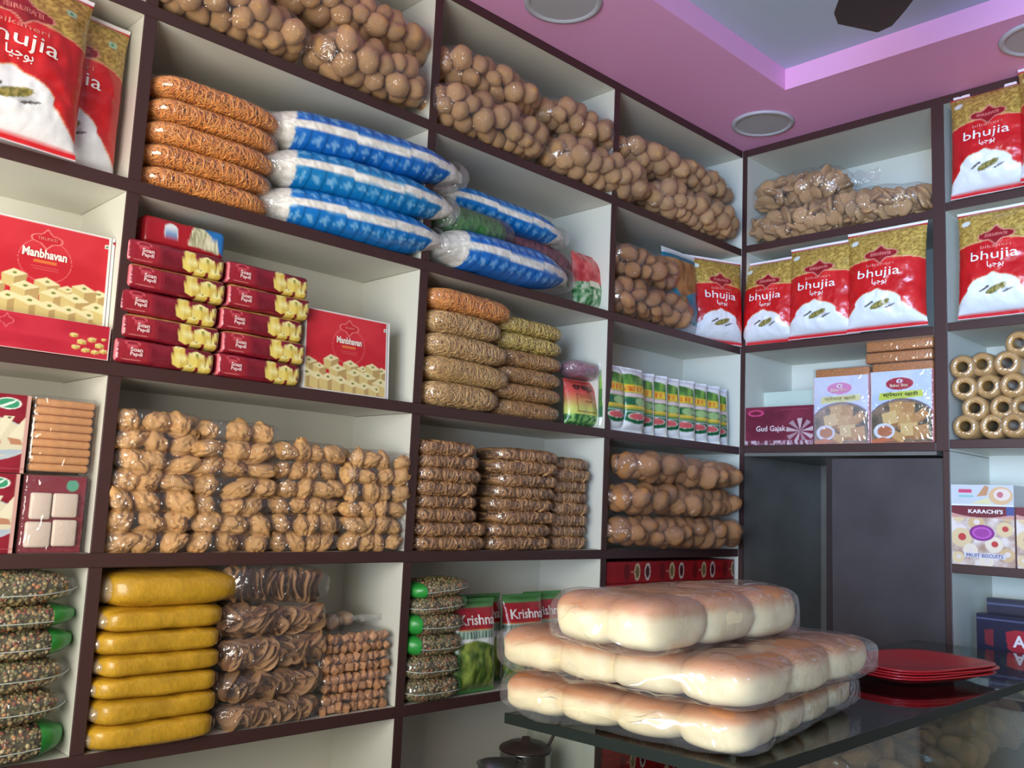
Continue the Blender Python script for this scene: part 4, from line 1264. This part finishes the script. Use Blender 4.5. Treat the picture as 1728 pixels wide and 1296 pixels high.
def khari_paint(glare_wash):
    P = Paint(150, 180, (206, 216, 236) if not glare_wash else (220, 214, 236))
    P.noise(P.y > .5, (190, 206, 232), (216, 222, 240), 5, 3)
    P.ell(.47, .82, .22, .085, (176, 28, 56) if not glare_wash else (222, 110, 170)); P.ring(.47, .82, .23, .092, .03, (236, 232, 240)); P.ell(.47, .855, .05, .03, (236, 226, 232)); P.ell(.47, .855, .02, .014, (160, 30, 50))
    P.poly([(.13, .60), (.83, .63), (.84, .72), (.15, .70)], (206, 214, 70) if not glare_wash else (228, 220, 130))
    m = ((P.x - .5) / .56) ** 2 + ((P.y - .24) / .36) ** 2 <= 1
    P.mask(((P.x - .5) / .575) ** 2 + ((P.y - .24) / .375) ** 2 <= 1, (90, 80, 120))
    P.noise(m, (70, 66, 50), (150, 120, 96), 6, 9)
    for k, (cx, cy, w_, h_, r) in enumerate([(.42, .45, .11, .12, .1), (.60, .43, .11, .13, -.1), (.32, .33, .12, .11, .2), (.56, .30, .12, .12, -.05), (.78, .36, .14, .07, .5), (.62, .17, .14, .11, .02), (.45, .08, .1, .07, -.4), (.8, .15, .12, .1, .1)]):
        pts = [(cx + x * math.cos(r) - y * math.sin(r), cy + x * math.sin(r) + y * math.cos(r)) for x, y in ((-w_, -h_), (w_, -h_), (w_ * .9, h_), (-w_, h_ * .95))]
        P.poly(pts, [(206, 156, 92), (190, 134, 76), (224, 184, 120)][k % 3])
        P.poly([pts[0], pts[1], ((pts[1][0] * .8 + pts[2][0] * .2), (pts[1][1] * .8 + pts[2][1] * .2)), ((pts[0][0] * .8 + pts[3][0] * .2), (pts[0][1] * .8 + pts[3][1] * .2))], (168, 112, 62))
    P.ell(.22, .17, .17, .11, (228, 226, 236)); P.ell(.23, .17, .12, .075, (190, 110, 70))
    P.poly([(0, 0), (.4, .04), (.2, .09), (0, .05)], (206, 110, 70)); P.rect(0, .0, 1, .015, (196, 110, 80)); P.rect(0, 0, .012, 1, (226, 180, 170)); P.rect(.975, 0, 1, 1, (190, 100, 110))
    if glare_wash: P.a = P.a * .72 + np.array([236, 214, 232]) * .28  # glare put into the print colours as a pale pink wash
    return P


RUSK = pm('brown_biscuit', (188, 116, 60), .55, .35, coat=.5, bump=.8, bscale=260, var=.25, vscale=160, bdist=.003)


def khari(label, v, w, glare_wash, txt, h=.235):
    t = thing('biscuit_packet', label, 'packet', 'biscuit packets with a picture card')
    blocks = []
    for k in range(3):
        b = kid(obj('biscuit_block', mesh('biscuit_block', [rbox(-w / 2 + .003, w / 2 - .003, -.03 + .045 * k, .012 + .045 * k, 0.001, h + .028, .006, 3)], RUSK), t), t)
    P = khari_paint(glare_wash)
    X, Z = np.meshgrid(np.linspace(-w / 2, w / 2, 90), np.linspace(0.002, h, 110), indexing='ij')
    wv = (fbm(np.stack([X * 12, Z * 12, X * 0], -1), int(v * 50), 2) - .5) * .005
    A = np.stack([X, -.034 + wv, Z], -1).reshape(-1, 3)
    F = grid_faces(90, 110)
    kid(obj('picture_card', mesh('picture_card', [(A, F), (A + [0, .0012, 0], F[:, ::-1])], PRINTF, col=np.concatenate([P.sample((X / w + .5).ravel(), (Z / h).ravel())] * 2)), t), t)
    lettering(t, txt, -.002, h * .665, w * .56, (44, 50, 24) if not glare_wash else (150, 140, 90), -.037, height=.017, bold=.01)
    lettering(t, 'Baker Bite', -.006, h * .795, w * .28, (236, 210, 180), -.037, bold=.01)
    V, F = rbox(-w / 2 - .001, w / 2 + .001, -.039, .107, .0003, h + .030, .005, 2)
    kid(obj('plastic_film', mesh('plastic_film', [(V, F)], FILM_FINE), t), t)
    return t


put(khari('biscuit packet with a picture card paled by painted glare, next to the maroon box', .372, .195, True, 'स्पेशल खारी', .228), 'B', .372, .052, topB[3])
put(khari('biscuit packet with a red oval badge, beside the brown post', .572, .200, False, 'स्पेशल खारी', .232), 'B', .573, .050, topB[3])
for i in range(2):
    t = thing('biscuit_slab_pack', 'clear pack of brown biscuit slabs, %s on the picture card packets' % ['lower', 'upper'][i], 'packet', 'brown biscuit slabs')
    kid(obj('biscuit_block', mesh('biscuit_block', [rbox(-.108, .108, -.05, .05, .001, .036, .007, 3)], RUSK), t), t)
    V, F = rbox(-.110, .110, -.052, .052, .0002, .0372, .007, 2)
    kid(obj('plastic_film', mesh('plastic_film', [(V, F)], FILM_FINE), t), t)
    put(t, 'B', .555 + .002 * i, .085, topB[3] + .264 + .0378 * i, rz=.01)

# ring biscuits seen end-on
RINGM = pm('ring_biscuit', (190, 142, 80), .35, .5, coat=.4, bump=.3, bscale=90, var=.18, vscale=50, rnd=.08)
V, F = lathe([(.0165, -.07), (.0165, .07), (.022, .077), (.030, .077), (.0365, .068), (.0365, -.068), (.030, -.077), (.022, -.077), (.0165, -.07)], 40)
V = V[:, [0, 2, 1]]; RM = mesh('ring_biscuits', [(V, F)], RINGM)
V2, F2 = lathe([(.017, -.080), (.026, -.084), (.0378, -.074), (.0388, 0), (.0378, .074), (.026, .084), (.017, .080)], 44)
V2 = V2[:, [0, 2, 1]]
n = fbm(V2 * 60, 3, 3) - .5; V2 = V2 * (1 + n * .09)[:, None]
RF = mesh('plastic_film', [(V2, F2)], FILM_FINE)
k = 0
rpx = [[(1627, 725), (1668, 722), (1711, 722)], [(1640, 688), (1688, 686), (1728, 686)], [(1622, 654), (1666, 650), (1708, 649)], [(1616, 619), (1656, 613), (1695, 612)], [(1719, 578)]]
rown = ['bottom row', 'second row', 'third row', 'fourth row', 'top']
for r_, rw in enumerate(rpx):
    for c_, (px, py) in enumerate(rw):
        v, z = at_x(px, py, -.005)
        t = thing('ring_biscuit_roll', 'wrapped roll of ring biscuits seen end-on, %s' % (rown[r_] + ', ' + ['nearest the post', 'middle', 'right'][c_] if r_ < 4 else 'single one on top of the pile'), 'biscuit roll', 'piled rolls of ring biscuits')
        kid(obj('ring_biscuits', RM, t), t); kid(obj('plastic_film', RF, t), t)
        put(t, 'B', max(v, W1R + .0385), .075 + .01 * (c_ % 2), max(z, topC[3] + .039), rz=.08 * math.sin(c_ * 2 + r_))
t = carton('small_white_carton', 'small pale carton behind the ring biscuits', None, .09, .05, .30, Paint(10, 10, (210, 226, 240)), (214, 224, 236), None, 3, 3); put(t, 'B', .90, .25, topC[3])

# picture biscuit boxes right of the niche
def biscuit_paint():
    P = Paint(200, 200, (206, 178, 160)); P.noise(np.ones_like(P.x, bool), (176, 140, 120), (232, 214, 206), 7, 3)
    for k, (cx, cy, r) in enumerate([(.16, .46, .17), (.68, .36, .14), (.40, .72, .13), (.85, .62, .13), (.3, .25, .12), (.88, .2, .12), (.1, .12, .1), (.55, .08, .12), (.9, .85, .1), (.12, .82, .1)]):
        P.ell(cx, cy, r, r * .95, [(226, 196, 150), (236, 214, 190), (214, 176, 130)][k % 3])
        P.ell(cx + .01, cy + .01, r * .38, r * .36, (196, 60, 60) if k in (0, 1, 3) else (232, 210, 200))
    P.rect(0, .80, 1, 1, (206, 150, 140)); P.mask((P.y > .88 - .07 * (1 - ((P.x - .5) / .5) ** 2)), (112, 32, 48)); P.rect(.88, .86, 1, 1, (70, 80, 140))
    P.ell(.49, .55, .20, .135, (136, 40, 130)); P.ell(.49, .55, .155, .10, (190, 90, 180)); P.ell(.49, .55, .12, .07, (160, 60, 150)); P.rect(.2, .13, .86, .21, (214, 206, 214))
    return P


BP = biscuit_paint()
for i, (v, w, lb) in enumerate([(.808, .172, 'picture box of biscuits with a purple oval badge beside the post'), (.985, .172, 'picture box of biscuits cut off by the right edge of the view')]):
    t = carton('biscuit_box', lb, 'picture boxes of biscuits', w, .09, .172, BP, (196, 150, 140), (210, 180, 170), 130, 130)
    lettering(t, "KARACHI'S", .01, .157, .095, (240, 226, 226), -.045, bold=.03, height=.012)
    lettering(t, 'FRUIT BISCUITS', .005, .029, .10, (70, 60, 110), -.045, bold=.01, height=.010)
    put(t, 'B', v, .052, topC[4], rz=.0)
PW = Paint(180, 70, (200, 200, 204)); PW.rect(0, 0, 1, .08, (226, 226, 232)); PW.rect(.12, .62, .34, .78, (206, 70, 110)); PW.rect(.12, .42, .36, .5, (130, 190, 186))
PW.poly([(.42, .45), (.55, .98), (.62, .9), (.58, .5)], (196, 140, 100)); PW.ell(.80, .5, .19, .42, (220, 176, 130)); PW.ell(.82, .55, .13, .28, (232, 208, 196)); PW.ell(.79, .55, .05, .14, (196, 110, 120)); PW.poly([(.3, .1), (.6, .4), (.66, .1)], (224, 210, 160))
t = carton('biscuit_box', 'pale picture box lying on the biscuit box with the purple badge', None, .172, .13, .062, PW, (200, 196, 196), (210, 206, 206), 110, 44)
put(t, 'B', .808, .072, topC[4] + .1725)
PN = Paint(160, 160, (16, 18, 50)); PN.rect(0, 0, 1, .42, (58, 20, 30)); PN.poly([(.36, .60), (.34, .80), (.46, .84), (.95, .82), (.97, .6), (.84, .56), (.42, .56)], (170, 30, 48)); PN.poly([(.10, .62), (.09, .80), (.20, .82), (.20, .60)], (120, 28, 44))
PN.ell(.62, .43, .34, .075, (150, 196, 130)); PN.rect(.33, .37, 1, .49, (96, 170, 84)); PN.ell(.33, .43, .07, .06, (96, 170, 84)); PN.ell(.09, .44, .07, .06, (96, 170, 84)); PN.poly([(.03, .1), (.07, .3), (.1, .22), (.14, .3), (.17, .1)], (206, 190, 180))
for k in range(12): PN.ell(.38 + .055 * k, .16 + .05 * math.sin(k * 1.7), .06, .07, [(206, 180, 130), (176, 146, 100)][k % 2])
PN.rect(0, .93, 1, .95, (90, 96, 130))
for i, (v, dp, lb, rz) in enumerate([(.888, .07, 'dark blue box with a red badge and green strip at the lower right', 0.0), (.885, .17, 'dark blue box standing behind the front one', .06)]):
    t = carton('snack_box', lb, 'dark blue boxes', .23, .05, .225 if i == 0 else .265, PN, (24, 26, 54), (20, 22, 44), 100, 100)
    lettering(t, 'Adani', .035, .157 if i == 0 else .186, .105, (236, 226, 226), -.025, bold=.03)
    lettering(t, 'Makhana', .04, .097 if i == 0 else .112, .10, (30, 110, 50), -.025, bold=.02)
    put(t, 'B', v, dp, topC[5], rz=rz)

# ------------------------------------------------------------------ left wall, lower rows
def krishna_paint():
    P = Paint(120, 180, (170, 28, 40)); P.rect(0, .93, 1, 1, (70, 130, 66)); P.rect(0, .9, 1, .93, (90, 146, 80))
    P.rect(0, .56, 1, .66, (170, 190, 170)); 
    for k in range(14): P.rect(k / 14, .58, k / 14 + .02, .65, (40, 90, 80))
    P.mask((P.y < .57) & (P.y > .50 + .05 * np.sin(P.x * 4)), (222, 226, 220)); P.noise(P.y < .50 + .05 * np.sin(P.x * 4), (70, 96, 40), (150, 166, 76), 10, 4)
    P.rect(0, .66, 1, .68, (206, 120, 60)); P.rect(0, 0, 1, .03, (70, 130, 66))
    return P


KP = krishna_paint()
km = [pouch_mesh(.155, .235, .05, KP, 60, 80, seed=s) for s in (2, 6)]
kt = [('front', -1.225, .02, .0), ('second', -1.125, .10, .0), ('third', -1.0, .06, 0), ('rightmost', -.885, .09, -.05)]
for i, (nm, x, dp, rz) in enumerate(kt):
    t = thing('red_green_pouch', '%s red and green seasoning pouch %s' % (nm, ['beside the bean bags', 'half hidden by its neighbours', 'in the row behind the bread', 'partly behind the bread']  [i]), 'snack pouch', 'red and green pouches')
    kid(obj('pouch', km[i % 2][0], t), t)
    lettering(t, 'Krishna', -.004, .182, .118, (236, 226, 222), km[i % 2][1], bold=.02, height=.026)
    put(t, 'L', x, dp, top[5] + .002, rz=rz, rx=-.07)

PR = Paint(330, 30, (150, 22, 26)); PR.noise(np.ones_like(PR.x, bool), (140, 18, 24), (162, 28, 30), 4, 3)
for k in range(4):
    for j, c in enumerate([(110, 20, 24), (206, 190, 150), (214, 208, 196)]):
        x = .14 + k * .26 + j * .075
        PR.ell(x, .5, .021, .42, c)
        if j: PR.ell(x, .5, .014, .30, [(120, 100, 60), (80, 24, 26)][j - 1])
    PR.rect(.17 + k * .26, .48, .20 + k * .26, .52, (196, 140, 120))
PR.rect(0, .96, 1, 1, (110, 14, 20)); PR.rect(.075, 0, .08, 1, (110, 16, 22))
for i in range(5):
    t = carton('red_carton', 'flat red carton with small round pictures, %s of five behind the bread' % ordw(i, 5), 'flat red cartons', .70, .20, .064, PR, (150, 24, 30), (140, 22, 26), 200, 22)
    put(t, 'L', -.365, .108, top[5] + .0652 * i)
for i in range(3):
    t = carton('red_carton', 'flat red carton with small round pictures in the lowest cell, %s' % ordw(i, 3), 'flat red cartons in the lowest cell', .66, .20, .062, PR, (150, 24, 30), (140, 22, 26), 200, 22)
    put(t, 'L', -.375, .108, top[6] + .0632 * i)


# red boxes and wrapped cookies at the left edge
def peda_paint():
    P = Paint(160, 200, (128, 24, 40)); P.noise(np.ones_like(P.x, bool), (116, 20, 34), (146, 34, 50), 4, 3)
    P.ell(.83, .88, .10, .075, (226, 236, 226)); P.ell(.83, .88, .085, .062, (60, 150, 110)); P.poly([(.76, .84), (.9, .94), (.88, .9), (.80, .83)], (230, 240, 230))
    P.ell(.45, .42, .60, .33, (180, 190, 196)); P.ell(.45, .44, .57, .30, (214, 206, 176))
    for k in range(6):
        x = .05 + k * .16; P.poly([(x, .45), (x + .12, .72), (x + .2, .72), (x + .1, .43)], (226, 218, 190)); P.poly([(x, .45), (x + .1, .43), (x + .12, .36), (x + .03, .36)], (184, 130, 100)); P.ell(x + .16, .7, .015, .012, (70, 50, 40))
    P.poly([(.2, .2), (.28, .36), (.68, .42), (.62, .24)], (222, 212, 184)); P.poly([(.1, .15), (.9, .3), (.98, .3), (.9, .24), (.2, .1)], (170, 184, 196))
    P.rect(.97, 0, 1, 1, (206, 160, 150)); P.rect(0, .05, 1, .06, (170, 70, 80))
    return P


PP = peda_paint()
for i, (x, y, z, lb) in enumerate([(-2.452, .06, top[4] + .1405, 'dark red sweets box with a green round seal at the left edge, upper'), (-2.456, .06, top[4], 'dark red sweets box with a green round seal at the left edge, lower')]):
    t = carton('sweet_box', lb, 'dark red boxes at the left edge', .215, .10, .139, PP, (110, 24, 36), (150, 40, 52), 120, 110, mat=PRINT)
    put(t, 'L', x, y, z)
t = thing('cookie_tray', 'clear tray of long cookies beside the dark red box at the left edge', 'cookie tray')
CK = pm('long_cookie', (214, 152, 96), .55, .35, bump=.3, bscale=120, var=.12, vscale=60, rnd=.06)
V, F = rbox(-.052, .052, -.03, .03, -.0072, .0072, .006, 3); CKM = mesh('cookie', [(V, F)], CK)
for i in range(9):
    o = kid(obj('cookie', CKM, t), t); o.location = (.001 * (i % 3), 0, .012 + i * .0148)
V, F = rbox(-.057, .057, -.036, .036, .0002, .143, .006, 2)
kid(obj('plastic_film', mesh('plastic_film', [(V, F)], FILM_FINE), t), t)
V, F = box(-.056, .056, .033, .035, .001, .14)
kid(obj('tray', mesh('tray', [(V, F)], pm('brown_tray', (90, 48, 34), .4)), t), t)
put(t, 'L', -2.283, .045, top[4] + .1415, rz=.0)
PQ = Paint(100, 130, (132, 28, 46)); PQ.ell(.78, .88, .10, .075, (90, 170, 140))
t = thing('sweet_slab_box', 'clear-wrapped dark red box of white sweet slabs beneath the cookie tray', 'sweets box')
kid(obj('carton', carton_mesh(.108, .07, .139, PQ, (110, 24, 36), (150, 40, 52), 60, 70), t), t)
SL = pm('white_sweet', (226, 206, 190), .5, .4, bump=.2, bscale=80)
for k, (a_, b_, c_, d_) in enumerate([(-.042, -.006, .060, .108), (-.004, .040, .064, .108), (-.046, -.002, .010, .056), (.0, .042, .012, .060)]):
    kid(obj('sweet_slab', mesh('sweet_slab', [rbox(a_, b_, -.046, -.0355, c_, d_, .004, 2)], SL), t), t)
V, F = rbox(-.0555, .0555, -.050, .036, .0002, .1395, .004, 2)
kid(obj('plastic_film', mesh('plastic_film', [(V, F)], FILM_FINE), t), t)
put(t, 'L', -2.285, .055, top[4])

# steel pot on the lowest shelf
STEEL = pm('steel', (170, 170, 172), .25, .5, metal=1.0)
t = thing('steel_pot', 'steel pot with a dark lid and a ladle in it, under the glass counter edge', 'pot', None, (-.935, .10, top[6]))
kid(obj('pot_body', mesh('pot_body', [lathe([(0, .001), (.065, .001), (.072, .015), (.072, .16), (.076, .163), (.071, .165), (.068, .16), (.068, .02), (0, .008)], 48)], STEEL), t), t)
kid(obj('lid', mesh('lid', [lathe([(.076, .1665), (.073, .172), (.05, .183), (.012, .187), (.012, .198), (0, .2)], 48)], pm('dark_lid', (60, 44, 40), .4)), t), t)
t.rotation_euler = (0, 0, 0)
V, F = tubes(np.array([[(.06, -.03, .17), (.085, -.035, .21), (.115, -.04, .26)]]), .0045, 8)
kid(obj('ladle_handle', mesh('ladle_handle', [(V, F)], pm('dark_lid', (60, 44, 40), .4)), t), t)
t = thing('steel_bowl', 'small steel bowl in front of the steel pot on the lowest shelf', 'bowl', None, (-1.075, .055, top[6]))
kid(obj('bowl_body', mesh('bowl_body', [lathe([(0, .001), (.035, .001), (.055, .06), (.062, .155), (.066, .158), (.06, .158), (.052, .06), (.03, .006), (0, .006)], 40)], STEEL), t), t)
# ------------------------------------------------------------------ glass counter
ZG = 1.20
CX0, CY0 = -1.704, -1.064       # corner nearest the camera
CX1, CY1 = -.03, -.626
ct = thing('glass_counter', 'display counter with a dark-edged glass top in front of the shelves', 'counter', None, (0, 0, 0))
gm = bpy.data.materials.new('counter_glass'); gm.use_nodes = True; nt = gm.node_tree; nt.nodes.clear()
N = nt.nodes.new; o_ = N('ShaderNodeOutputMaterial'); tr = N('ShaderNodeBsdfTransparent'); tr.inputs[0].default_value = (.55, .60, .58, 1)
gl = N('ShaderNodeBsdfGlossy'); gl.inputs['Roughness'].default_value = .03; lw = N('ShaderNodeLayerWeight'); lw.inputs['Blend'].default_value = .5
pw = N('ShaderNodeMath'); pw.operation = 'POWER'; pw.inputs[1].default_value = 3.2; mu = N('ShaderNodeMath'); mu.operation = 'MULTIPLY_ADD'; mu.inputs[1].default_value = .75; mu.inputs[2].default_value = .05
nt.links.new(lw.outputs['Facing'], pw.inputs[0]); nt.links.new(pw.outputs[0], mu.inputs[0])
mx = N('ShaderNodeMixShader'); nt.links.new(mu.outputs[0], mx.inputs[0]); nt.links.new(tr.outputs[0], mx.inputs[1]); nt.links.new(gl.outputs[0], mx.inputs[2]); nt.links.new(mx.outputs[0], o_.inputs[0])
gs = gm.copy(); gs.name = 'clear_pane_glass'
for n_ in gs.node_tree.nodes:
    if n_.type == 'BSDF_TRANSPARENT': n_.inputs[0].default_value = (.88, .92, .90, 1)
    if n_.type == 'MATH' and n_.operation == 'MULTIPLY_ADD': n_.inputs[1].default_value = .5; n_.inputs[2].default_value = .02
EDGE = pm('dark_glass_edge', (16, 24, 18), .5, .3)
sk = .076                        # the end of the counter runs slightly askew


def slab(x0, x1, y0, y1, z0, z1):
    V, F = box(x0, x1, y0, y1, z0, z1); V = V.copy()
    V[V[:, 0] == x0, 0] -= (V[V[:, 0] == x0, 1] - CY0) * sk
    return V, F


g = kid(obj('glass_top', mesh('glass_top', [slab(CX0, CX1, CY0, CY1, ZG - .010, ZG)], gm, smooth=False), ct), ct)
kid(obj('edge_strip', mesh('edge_strip', [slab(CX0 - .004, CX1, CY0 - .005, CY0 - .0005, ZG - .016, ZG + .0008)], EDGE, smooth=False), g), g)
V, F = slab(CX0 - .004, CX0 - .004, CY0 - .005, CY1, ZG - .016, ZG + .0008)
V = V.copy(); V[4:, 0] = V[:4, 0] + .0035
kid(obj('edge_strip', mesh('edge_strip', [(V, F)], EDGE, smooth=False), g), g)
kid(obj('front_pane', mesh('front_pane', [slab(CX0 + .03, CX1, CY0 + .03, CY0 + .036, .70, ZG - .012)], gs, smooth=False), ct), ct)
V, F = slab(CX0 + .03, CX0 + .03, CY0 + .03, CY1 - .02, .70, ZG - .012); V = V.copy(); V[4:, 0] = V[:4, 0] + .005
kid(obj('side_pane', mesh('side_pane', [(V, F)], gs, smooth=False), ct), ct)
DK = pm('counter_dark_board', (52, 42, 40), .5)
kid(obj('shelf', mesh('shelf', [slab(CX0 + .035, CX1, CY0 + .04, CY1 - .02, .955, .965)], DK, smooth=False), ct), ct)
kid(obj('counter_base', mesh('counter_base', [slab(CX0 + .03, CX1, CY0 + .03, CY1, .0, .70)], DK, smooth=False), ct), ct)
kid(obj('rear_rail', mesh('rear_rail', [slab(CX0 + .9, CX1, CY1 - .012, CY1 - .002, .70, ZG - .012)], DK, smooth=False), ct), ct)

# snacks inside the counter
for i, (x, y, nm) in enumerate([(-.22, -.86, 'at the right'), (-.56, -.86, 'in the middle'), (-.90, -.84, 'towards the left')]):
    t = puff_bag('clear bag of brown puffs lying inside the glass counter %s' % nm, 'bags inside the counter', 44, .32, .24, .12, .030, 120 + i, mat=FRYB, flat_=.6)
    t.location = (x, y, .966)

# ------------------------------------------------------------------ bread
BRM = bpy.data.materials.new('bread_crust'); BRM.use_nodes = True
nt = BRM.node_tree; b = nt.nodes['Principled BSDF']; at = nt.nodes.new('ShaderNodeAttribute'); at.attribute_name = 'Col'
nt.links.new(at.outputs['Color'], b.inputs['Base Color']); b.inputs['Roughness'].default_value = .55; b.inputs['Subsurface Weight'].default_value = .15
b.inputs['Subsurface Radius'].default_value = (.02, .012, .006); b.inputs['Subsurface Scale'].default_value = .4


def bun_mesh(seed, ex=3.8):
    V, F = ICO[4]
    n = (np.abs(V) ** ex).sum(1) ** (1 / ex)
    W = V / n[:, None]
    low = W[:, 2] < 0
    W[low, 2] *= .85
    W = W * (1 + (fbm(V * 1.6, seed, 2) - .5) * .14)[:, None]
    hgt = W[:, 2] + .35 * (fbm(V * 2.2 + 5, seed + 3, 3) - .5)
    k = np.clip((hgt - .12) / .5, 0, 1)[:, None]; k = k * k * (3 - 2 * k)
    k2 = np.clip((hgt - .65) / .3, 0, 1)[:, None]
    c = lin((234, 212, 164)) * (1 - k) + lin((196, 130, 82)) * k
    c = c * (1 - k2 * .45) + lin((140, 84, 56)) * k2 * .45
    bot = np.clip((-W[:, 2] - .62) / .2, 0, 1)[:, None]
    c = c * (1 - bot * .7) + lin((196, 140, 86)) * bot * .7
    return mesh('bread_roll', [(W, F)], BRM, col=c)


BUN = [bun_mesh(s) for s in range(6)]


def bread_pack(label, x, y, z, L, W_, H, nx, ny, seed, rz, tailx=(1, 1), tl=.05):
    rs = np.random.RandomState(seed)
    t = thing('bread_packet', label, 'bread', 'stacked packets of bread rolls', (x, y, z), (0, 0, rz))
    Ps, Rs = [], []
    for i in range(nx):
        for j in range(ny):
            o = kid(obj('bread_roll', BUN[rs.randint(6)], t), t)
            bx, by = L / nx, W_ / ny
            p = np.array([-L / 2 + bx * (i + .5), -W_ / 2 + by * (j + .5), H * .48])
            s_ = (bx * .57, by * .57, H * .52 * rs.uniform(.95, 1.04))
            o.location = p; o.scale = s_; o.rotation_euler = (0, 0, rs.choice([0, math.pi]))
    # the wrapper: a rounded sleeve with gathered ends
    nu, nphi = 90, 80
    u = np.linspace(-1, 1, nu); ph = np.linspace(0, 2 * math.pi, nphi, endpoint=False)
    Uu, Ph = np.meshgrid(u, ph, indexing='ij')
    xl = Uu * (L / 2 + tl)
    w = np.clip((np.abs(xl) - L / 2 * .93) / (tl + L / 2 * .07), 0, 1)
    f = np.sqrt(np.clip(1 - w ** 1.5, 0, 1)) * .92 + .0
    fy = np.maximum(f, .35 - .1 * w); fz = np.maximum(f ** 1.3, .06)
    e = 2 / 4.2
    cy = np.sign(np.cos(Ph)) * np.abs(np.cos(Ph)) ** e; cz = np.sign(np.sin(Ph)) * np.abs(np.sin(Ph)) ** e
    V = np.stack([xl, -cy * (W_ / 2 * 1.13) * fy / .92, cz * (H / 2 * 1.14) * fz / .92 + H * .5], -1)
    d = np.abs(fbm(V * 9 + seed, seed, 3) - .5) * .020 - .004
    V[..., 1] -= np.cos(Ph) * d; V[..., 2] += np.sin(Ph) * d
    V[..., 2] += np.where(w > 0, (fbm(V * 22, seed + 2, 2) - .5) * .05 * w, 0)
    V = V.reshape(-1, 3); V[:, 2] = np.maximum(V[:, 2], .0006)
    kid(obj('plastic_film', mesh('plastic_film', [(V, grid_faces(nu, nphi, wrap=True, flip=True))], FILM_BIG), t), t)
    return t


bread_pack('lowest packet of soft bread rolls, resting on the glass counter', -1.435, -.785, ZG + .001, .54, .42, .066, 4, 4, 1, .17, tl=.06)
bread_pack('middle packet of soft bread rolls in the stack on the counter', -1.468, -.808, ZG + .069, .49, .45, .076, 3, 4, 2, .10, tl=.075)
bread_pack('top packet of soft bread rolls with browned crusts', -1.572, -.868, ZG + .143, .45, .18, .084, 3, 2, 3, .05, tl=.075)

# ------------------------------------------------------------------ red plates
RP = pm('red_plastic', (176, 30, 36), .3, .5)
for i in range(4):
    Vp, Fp = lathe([(0, .002), (.6, .002), (.70, .004), (.92, .018), (1.0, .019), (1.0, .022), (.91, .021), (.69, .008), (0, .006)], 60)
    ang = np.arctan2(Vp[:, 1], Vp[:, 0]); rad = np.hypot(Vp[:, 0], Vp[:, 1])
    q = (np.abs(np.cos(ang)) ** 4 + np.abs(np.sin(ang)) ** 4) ** (-1 / 4)
    Vp = np.stack([rad * q * np.cos(ang) * .185, rad * q * np.sin(ang) * .125, Vp[:, 2]], -1)
    t = obj('serving_plate', mesh('serving_plate', [(Vp, Fp)], RP))
    tag(t, 'red plastic serving plate on the glass counter, %s of four' % ordw(i, 4), 'plate', 'stacked red plates')
    t.location = (-.700 + .006 * i, -.885 + .004 * (i % 2), ZG + .0008 + .0048 * i); t.rotation_euler = (0, 0, [-.25, -.18, -.30, -.22][i])
